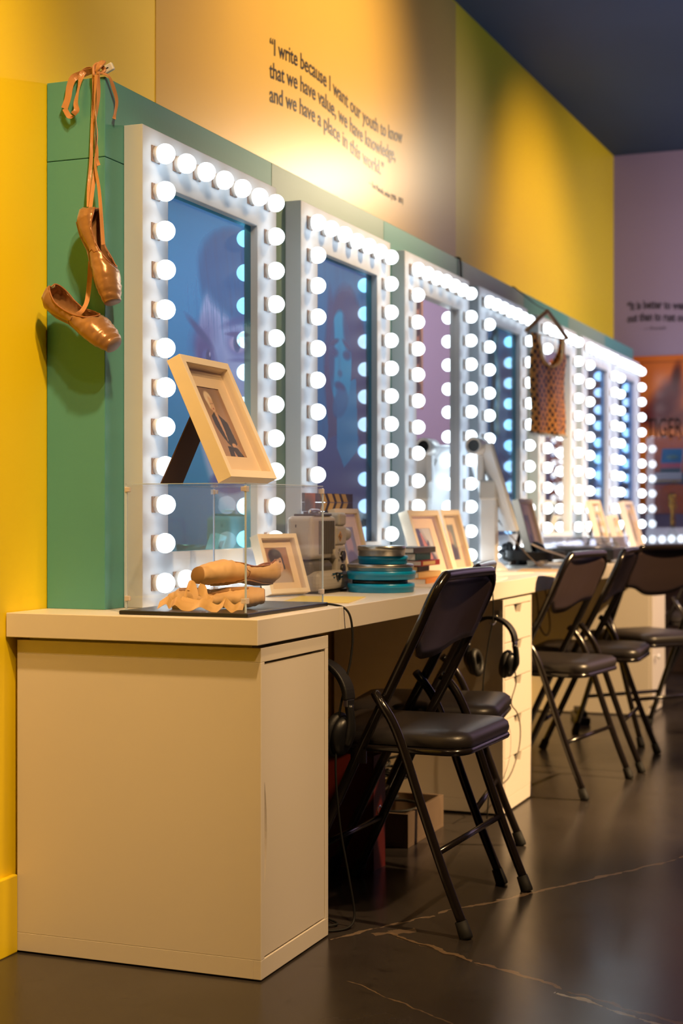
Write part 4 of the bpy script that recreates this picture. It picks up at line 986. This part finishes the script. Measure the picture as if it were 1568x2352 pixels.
# ================================================================== HEADPHONES
def headphones(label, loc, rot, scale=1.0):
    t = thing('headphones', label, 'headphones', loc, rot); t.scale = (scale,) * 3
    # local: band in XZ plane, top at z=0, cups down
    pts = []
    for k in range(13):
        a = math.pi * k / 12; pts.append((.082 * math.cos(a), 0, -.075 + .075 * math.sin(a)))
    b = MB()
    m = len(pts); P_ = smooth_path([Vector(p) for p in pts], 3); vs = []
    for i, p in enumerate(P_):
        tg = (P_[min(i + 1, len(P_) - 1)] - P_[max(i - 1, 0)]).normalized(); n = tg.cross(Vector((0, 1, 0))).normalized() * .006; y = Vector((0, .016, 0))
        vs += [p + n - y, p + n + y, p - n + y, p - n - y]
    fs = []
    for i in range(len(P_) - 1):
        for k in range(4): fs.append((i * 4 + k, i * 4 + (k + 1) % 4, i * 4 + 4 + (k + 1) % 4, i * 4 + 4 + k))
    fs += [(0, 1, 2, 3), tuple((len(P_) - 1) * 4 + k for k in (3, 2, 1, 0))]
    b.add(vs, fs).build('headband', M_softblk, t, bevel=.003)
    for s_ in (-1, 1):
        MB().box(s_ * .082 - .005, -.012, -.088, s_ * .082 + .005, .012, -.074).build('hinge', M_steel, t, bevel=.001)
        MB().tube([(s_ * .082, 0, -.086), (s_ * .086, 0, -.11), (s_ * .084, 0, -.14), (s_ * .074, 0, -.165)], [.008, .008, .011, .009], 10, sub=4, flat=1.2).build('yoke', M_blackpl, t)
        Mc = Matrix.Translation((s_ * .062, 0, -.148)) @ Matrix.Rotation(math.radians(s_ * 90 + s_ * 10), 4, 'Y') @ Matrix.Diagonal((1.12, .92, 1, 1))
        c = MB().lathe([(.012, .018), (.026, .017), (.033, .012), (.036, .004), (.036, -.002)], 26, Mc).build('ear_cup', M_blackpl, t)
        MB().lathe([(.037, -.001), (.041, -.006), (.041, -.014), (.036, -.021), (.026, -.022), (.022, -.016), (.021, -.004)], 26, Mc).build('ear_pad', M_softblk, c)
    return t
headphones('black headphones hung on the near cabinet side, half hidden by it', (.545, .460, .632), (0, 0, math.radians(-14)), 1.18)
headphones('black headphones hung on the near side of the drawer unit', (.590, 1.815, .648), (0, 0, math.radians(-8)), 1.0)
headphones('black headphones lying on the desk beside the white screen stand', (.43, 3.02, TZ1 + .048), (math.radians(95), math.radians(0), math.radians(35)), 1.1)
headphones('black headphones lying on the desk against the record player', (.44, 3.40, TZ1 + .042), (math.radians(88), math.radians(0), math.radians(80)), 1.1)
for y, x, lb in ((.3755, .575, 'small metal hook on the near cabinet side holding headphones'), (1.8825, .590, 'small metal hook on the drawer unit side holding headphones')):
    s_ = 1 if y < 1 else -1; t = thing('hook', lb, 'hook', (x, y, .636))
    MB().tube([(0, 0, .015), (0, 0.004 * s_, .012), (0, .02 * s_, -.006), (0, .07 * s_ if s_ > 0 else -.06, -.013), (0, (.09 if s_ > 0 else -.08) * (1), -.004)], .003, 8, sub=4).build('wire', M_steel, t)
    MB().box(-.008, 0 if s_ > 0 else -.003, .0, .008, .003 if s_ > 0 else 0, .03).build('plate', M_steel, t)
# ================================================================== RECORD PLAYER
t = thing('record_player', 'black record player with a clear lid on the far desk', 'record player', (.27, 3.74, TZ1), (0, 0, 0))
for x in (.03, .29):
    for y in (.03, .34): MB().cyl((x, y, 0), (x, y, .012), .014, 14).build('foot', M_rubber, t)
MB().box(0, 0, .012, .32, .37, .062).build('plinth', M_blackpl, t, bevel=.005)
MB().lathe([(.13, .062), (.13, .070)], 40, Matrix.Translation((.15, .2, 0))).build('platter', M_steel, t)
MB().tube([(.28, .31, .08), (.28, .2, .082), (.22, .12, .078)], .004, 8, sub=4).build('tonearm', M_steel, t)
b = MB(); b.box(.004, .004, .064, .007, .366, .110); b.box(.313, .004, .064, .316, .366, .110); b.box(.007, .004, .064, .313, .007, .110); b.box(.007, .363, .064, .313, .366, .110); b.box(.004, .004, .110, .316, .366, .113)
b.build('lid', mat_glass('smoky_lid_acrylic', (.75, .75, .8), base=.06, haze=.06), t)
b = MB()
for (x0, y0, x1, y1) in ((.003, .003, .317, .005), (.003, .003, .005, .367), (.315, .003, .317, .367)): b.box(x0, y0, .1132, x1, y1, .1145)
b.build('lid_edge', M_acedge, t)
# ================================================================== SEQUINNED TOP ON A HANGER
DY = 3.70; psi = math.radians(-14)
t = thing('garment_hanger', 'wooden hanger hooked over the teal panel, carrying the sequinned top', 'hanger', (.305, DY, 1.845), (0, 0, psi))
MB().tube([(-.17, -.05, .1405), (-.145, -.045, .1425), (-.125, -.035, .125), (-.05, -.015, .06), (0, 0, .03)], .0022, 8, sub=6).build('hook', M_greyd, t)
MB().tube([(0, -.19, -.075), (0, -.10, -.025), (0, 0, .028), (0, .10, -.025), (0, .19, -.075)], [.010] * 5, 10, sub=1).build('shoulder_bar', M_wood, t)
MB().tube([(0, -.175, -.082), (0, .175, -.082)], .003, 8).build('trouser_bar', M_steel, t)
t = thing('sequin_top', 'orange sleeveless top sewn with dark sequins, hanging over a mirror', 'top', (.308, DY, 1.33), (0, 0, psi))
nu, nv = 30, 40; vs = []
def outline(v):  # v 0 bottom .. 1 strap top -> outer half width
    return interp(v, [(0, .160), (.3, .155), (.6, .158), (.78, .165), (.86, .150), (1, .155)])
def neck(v): # inner half width (0 = closed)
    return 0 if v < .68 else .118 * math.sin(min(1, (v - .68) / .30) * math.pi / 2) ** .7
for side in (1, -1):
    for j in range(nv + 1):
        v = j / nv
        for i in range(nu + 1):
            u = -1 + 2 * i / nu; o_ = outline(v); n_ = neck(v)
            yy = math.copysign(n_ + (o_ - n_) * abs(u), u) if u else 0
            if u == 0 and n_ > 0: yy = 0
            x = side * (.016 * math.sqrt(max(0, 1 - (abs(yy) / (o_ + .001)) ** 2)) + .001) + .006 * math.sin(yy * 40) * (1 - v) + .004 * math.sin(v * 9)
            vs.append((x, yy, v * .435))
n1 = nu + 1; off = (nv + 1) * n1; fs = []
mid = nu // 2
for sidx in (0, 1):
    for j in range(nv):
        for i in range(nu):
            if neck((j + 1) / nv) > 0.02 and i in (mid - 1, mid): continue
            a = sidx * off + j * n1 + i; fs.append((a, a + 1, a + 1 + n1, a + n1))
for j in range(nv):
    for i in (0, nu):
        a = j * n1 + i; fs.append((a, a + n1, a + n1 + off, a + off))
m = bpy.data.materials.new('sequinned_fabric'); N, L, B = nt(m)
tc = N.new('ShaderNodeTexCoord'); mp = N.new('ShaderNodeMapping'); mp.inputs['Scale'].default_value = (0, 34, 34); mp.inputs['Rotation'].default_value = (math.radians(45), 0, 0)
L.new(tc.outputs['Object'], mp.inputs[0])
vr = N.new('ShaderNodeTexVoronoi'); vr.inputs['Scale'].default_value = 1.0; vr.inputs['Randomness'].default_value = 0.25; L.new(mp.outputs[0], vr.inputs['Vector'])
lt_ = N.new('ShaderNodeMath'); lt_.operation = 'LESS_THAN'; lt_.inputs[1].default_value = .34; L.new(vr.outputs['Distance'], lt_.inputs[0])
mx = N.new('ShaderNodeMix'); mx.data_type = 'RGBA'; mx.inputs[6].default_value = tuple(lin((238, 168, 92))) + (1,); mx.inputs[7].default_value = tuple(lin((62, 44, 54))) + (1,)
L.new(lt_.outputs[0], mx.inputs[0]); L.new(mx.outputs[2], B.inputs['Base Color']); B.inputs['Roughness'].default_value = .35
MB().add(vs, fs, True).build('fabric', m, t, solid=.001)
for s_ in (-1, 1):
    MB().tube([(.018 if True else 0, s_ * .112, .425), (.02, s_ * .10, .36), (.021, s_ * .07, .315), (.022, 0, .293)], .006, 8, sub=5).build('neck_binding', mat('pale_lining', (238, 196, 140), .6), t)
b = MB()
for k in range(20): b.lathe([(.0005, -.012), (.009, -.003), (.009, .003), (.0005, .012)], 6, Matrix.Translation((.0 + .01 * (k % 2), -.152 + k * .016, -.004)))
b.build('hem_beads', M_wplast, t)
# strip of photos on the clear mirror
P = Paint((226, 186, 160), (30, 100))
for k, (a, c) in enumerate([(.02, .24), (.26, .49), (.51, .74), (.76, .98)]):
    P.r(.06, a, .94, c, (214, 170, 140)); P.e(.45, (a + c) / 2 + .02, .22, .07, (190, 132, 108)).e(.45, c - .05, .28, .05, (60, 34, 34)).e(.5, a + .03, .36, .05, (86, 44, 42), .9).e(.75, (a + c) / 2, .1, .1, (70, 36, 36), .7)
t = thing('photo_strip', 'strip of brown portrait photos stuck on the clear vanity mirror', 'photo strip', (.157 + FT - REC + .0012, 2.074 + FB + .001, 1.762 - .405), (0, 0, 0))
P.build('print', M_print, t, .125, .40, 0)
# ================================================================== CABLES
def cable(label, pts, r, m, name='cable'):
    P_ = [Vector(p) for p in pts]; o0 = P_[0].copy()
    o = MB().tube([p - o0 for p in P_], r, 8, sub=7).build(name, m); o.location = o0; return tag(o, label, 'cable')
cable('black cable dropping from the desk edge down past the near cabinet', [(.42, .50, TZ1 + .004), (.50, .465, TZ1 + .004), (.59, .455, TZ1 + .004), (.628, .458, TZ1 - .012), (.637, .465, .70), (.634, .462, .64), (.625, .45, .58), (.616, .43, .50), (.612, .42, .38), (.616, .44, .24), (.630, .46, .12), (.64, .47, .03), (.635, .44, .006), (.60, .40, .005), (.57, .42, .005), (.60, .46, .006), (.56, .50, .005)], .0027, M_rubber)
cable('thin black cable hanging beside the headphones on the drawer unit', [(.60, 1.70, TZ1 + .003), (.624, 1.70, TZ1 - .006), (.628, 1.705, .66), (.615, 1.70, .58), (.60, 1.69, .45), (.60, 1.70, .30), (.60, 1.75, .12), (.58, 1.80, .006)], .0022, M_rubber)
cable('dark cable looping across the drawer fronts from the hung headphones', [(.66, 1.83, .50), (.665, 1.84, .44), (.66, 1.80, .38), (.645, 1.93, .33), (.642, 1.98, .27), (.64, 1.96, .20), (.635, 1.86, .13), (.60, 1.80, .10), (.56, 1.72, .06)], .0022, M_cable)
cable('white cable trailing from the screen stand over the desk edge', [(.44, 2.90, TZ1 + .10), (.48, 2.96, TZ1 + .075), (.53, 3.05, TZ1 + .05), (.60, 3.13, TZ1 + .012), (.626, 3.17, TZ1 - .01), (.630, 3.19, .70), (.60, 3.22, .66)], .0035, M_wcable)
cable('grey cable hanging in a loop under the desk behind the chairs', [(.40, 3.10, .700), (.42, 3.08, .62), (.43, 3.06, .54), (.44, 3.12, .49), (.44, 3.20, .51), (.43, 3.21, .60), (.42, 3.18, .70)], .0035, M_cable)
cable('black cable draped over the top of the sage panel', [(.03, 2.86, 1.986), (.10, 2.86, 1.988), (.155, 2.86, 1.988), (.164, 2.862, 1.97), (.164, 2.868, 1.92), (.166, 2.874, 1.893), (.175, 2.878, 1.894)], .004, M_rubber)
cable('grey cable from a plug hanging under the desk past the drawers', [(.30, 2.268, .60), (.34, 2.34, .58), (.40, 2.44, .62), (.46, 2.52, .66), (.50, 2.60, .703)], .0035, M_cable)
t = thing('plug', 'round white plug on the far side of the drawer unit', 'plug', (.575, 2.265, .595)); MB().lathe([(.018, 0), (.018, .014), (.008, .02)], 18, Matrix.Rotation(math.radians(-90), 4, 'X')).build('body', M_wplast, t)
# ================================================================== UNDER THE DESK
t = thing('binder', 'red upright ring binder on the floor under the desk', 'binder', (.20, 1.05, 0), (0, 0, math.radians(-6)))
b = MB(); b.box(0, 0, 0, .285, .003, .315); b.box(0, .072, 0, .285, .075, .315); b.box(.282, 0, 0, .285, .075, .315); b.build('cover', M_binder, t)
MB().box(.01, .006, .004, .275, .069, .300).build('pages', M_paper, t)
MB().lathe([(.010, 0), (.015, 0), (.015, .0015), (.010, .0015)], 20, Matrix.Translation((.2855, .0375, .16)) @ Matrix.Rotation(math.radians(90), 4, 'Y'), cap=False).build('finger_ring', M_chrome, t)
t = thing('crate', 'low wooden crate of cables on the floor under the desk', 'crate', (.16, 1.32, 0))
b = MB(); b.box(0, 0, 0, .32, .34, .012); b.box(0, 0, .012, .012, .34, .10); b.box(.308, 0, .012, .32, .34, .10); b.box(.012, 0, .012, .308, .012, .10); b.box(.012, .328, .012, .308, .34, .10); b.build('body', mat('grey_pine_crate', (104, 86, 70), 0.6, noise=.15), t, bevel=.001)
b = MB(); rs = random.Random(3)
for k in range(12):
    cx, cy, cz = rs.uniform(.09, .22), rs.uniform(.09, .24), .03 + k * .018; ra = rs.uniform(.05, .078); tx_, ty_ = rs.uniform(-.5, .5), rs.uniform(-.5, .5)
    b.tube([(cx + ra * math.cos(a), cy + ra * math.sin(a), cz + ra * .4 * (tx_ * math.cos(a) + ty_ * math.sin(a)) + .01) for a in [2 * math.pi * q / 10 for q in range(10)]], .0045, 7, closed=True, sub=3)
c_ = b.build('coiled_cables', M_rubber); c_.location = (.16, 1.32, .014); tag(c_, 'tangle of black cables heaped in the wooden crate under the desk', 'cables', kind='stuff')
b = MB()
for k in range(7):
    cx, cy, cz = rs.uniform(.10, .2), rs.uniform(.08, .2), .03 + k * .014; ra = rs.uniform(.05, .08)
    b.tube([(cx + ra * math.cos(a), cy + ra * math.sin(a), cz + ra * .4 * math.sin(a + k)) for a in [2 * math.pi * q / 10 for q in range(10)]], .004, 7, closed=True, sub=3)
c_ = b.build('coiled_cables', M_cable); c_.location = (.18, 2.52, -.002); tag(c_, 'grey coiled cables on the floor past the drawer unit', 'cables', kind='stuff')
t = thing('power_strip', 'dark power strip on the floor before the far cabinet', 'power strip', (.34, 4.20, 0), (0, 0, math.radians(20)))
MB().box(-.03, -.14, 0, .03, .14, .035).build('body', M_blackpl, t, bevel=.006)
for k in range(4): MB().box(-.02, -.11 + k * .06, .0352, .02, -.075 + k * .06, .060).build('plug', M_blackpl, t, bevel=.004)
# ================================================================== GLASS CASE ON THE FAR WORKTOP
al = math.radians(-11.6)
t = thing('glass_case', 'glass display case with a dark shelf on the far worktop', 'display case', (.245, 6.412, TZ1), (0, 0, al))
w, d, h = .72, .10, .675
MB().box(0, 0, 0, w, d, .028).build('base', M_blackpl, t, bevel=.002)
MB().box(0.004, .005, .392, w - .004, d - .002, .402).build('shelf', M_greyd, t)
for bx in ((0, 0, .0285, w, .004, h), (0, .0045, .0285, .004, d, h), (w - .004, .0045, .0285, w, d, h)): MB().box(*bx).build('pane', M_casegl, t)
MB().box(0, 0, h + .0003, w, d, h + .005).build('lid', M_casegl, t)
Rz = Matrix.Rotation(al, 4, 'Z'); O_ = Vector((.245, 6.412, 0))
def cw_(x, y, z): v = Rz @ Vector((x, y, 0)); return (O_.x + v.x, O_.y + v.y, z)
SZ = TZ1 + .4025
z = SZ
for i, (m_, lb) in enumerate([(M_dkbk, 'dark book lying lowest on the glass case shelf'), (M_tealbk, 'teal book in the middle of the three lying on the glass case shelf'), (M_greyd, 'grey book topmost of the three lying on the glass case shelf')]):
    p = cw_(.135, .052, z); bt = book(lb, p[0], p[1], z, .18, .075, .02, m_, math.degrees(al)); bt['group'] = 'books in the glass case'; z += .0203
p = cw_(.075, .030, z)
t = thing('book', 'colourful blue and red book propped open on the glass case shelf', 'book', p, (0, math.radians(0), al)); t['group'] = 'books in the glass case'
P = Paint((60, 130, 170), (30, 30)); P.r(0, .2, 1, .38, (214, 96, 84)).r(0, 0, 1, .2, (100, 110, 90)).e(.5, .65, .3, .1, (150, 170, 130), .6)
bk = MB(); bk.box(.0, .004, 0, .13, .016, .15, Matrix.Rotation(math.radians(-16), 4, 'X')).build('pages', M_paper, t)
cv = P.build('cover', M_print, t, .132, .152, 0, 0, 0, .001)
cv.matrix_local = Matrix.Rotation(math.radians(-16), 4, 'X') @ Matrix(((0, 1, 0, -.001), (-1, 0, 0, .0035), (0, 0, 1, 0), (0, 0, 0, 1)))
p = cw_(.150, .05, TZ1 + .0285)
t = thing('trophy', 'gold trophy on a black stand inside the glass case', 'trophy', p)
MB().lathe([(.035, 0), (.035, .07), (.022, .09), (.018, .10)], 20).build('stand', M_blackpl, t)
MB().lathe([(.014, .10), (.016, .15), (.013, .20), (.020, .215), (.030, .23), (.030, .25), (.022, .262), (.030, .275), (.032, .295), (.020, .31)], 20).build('gold_figure', M_gold, t)
# ================================================================== LAMPS ON THE CEILING (seen in reflections)
M_lens = mat_emit('lamp_lens', (1.0, .72, .42), 14)
tag(MB().box(2.02, -2.5, 3.02, 2.06, 6.2, 3.05).build('ceiling_track', M_dark), 'dark lamp track hung along the ceiling', 'track')
lamp_labels = ['black spot lamp on the ceiling nearest the camera, turned to the hung shoes', 'black spot lamp on the ceiling turned to the yellow wall left of the desk', 'added black spot lamp on the ceiling brightening the near cabinet', 'black spot lamp on the ceiling turned to the wall lettering', 'black spot lamp on the ceiling nearest the lilac wall', 'black spot lamp on the ceiling turned to the far yellow wall', 'black spot lamp on the ceiling over the drawer unit chairs', 'black spot lamp on the ceiling over the aslant chair', 'added black spot lamp on the ceiling brightening the desk front edge']
for (l_, t_, p_, s_, b_, r_), lb in zip(SPOTS, lamp_labels):
    dv = (Vector(t_) - Vector(l_)).normalized(); q = dv.to_track_quat('Z', 'Y')
    t = thing('track_lamp', lb, 'lamp', tuple(Vector(l_) - dv * .02), q.to_euler(), 'black spot lamps on the ceiling')
    MB().lathe([(.03, -.14), (.045, -.13), (.05, .0), (.05, .004)], 20, None).build('housing', M_blackpl, t)
# ---- desk with boxes further along the far wall, which the clear mirrors show
t = thing('cardboard_box', 'orange cardboard box on the far worktop, seen in the clear mirrors', 'box', (1.45, 6.15, TZ1)); MB().box(0, 0, 0, .35, .3, .28).build('body', M_orange, t, bevel=.002)
MB().box(-.004, -.004, .281, .354, .304, .31).build('lid', M_beige, t)
t = thing('cardboard_box', 'wider beige cardboard box on the far worktop beside the orange one', 'box', (1.95, 6.15, TZ1)); MB().box(0, 0, 0, .55, .3, .18).build('body', M_beige, t, bevel=.002)
MB().box(-.004, -.004, .181, .554, .304, .205).build('lid', M_orange, t)
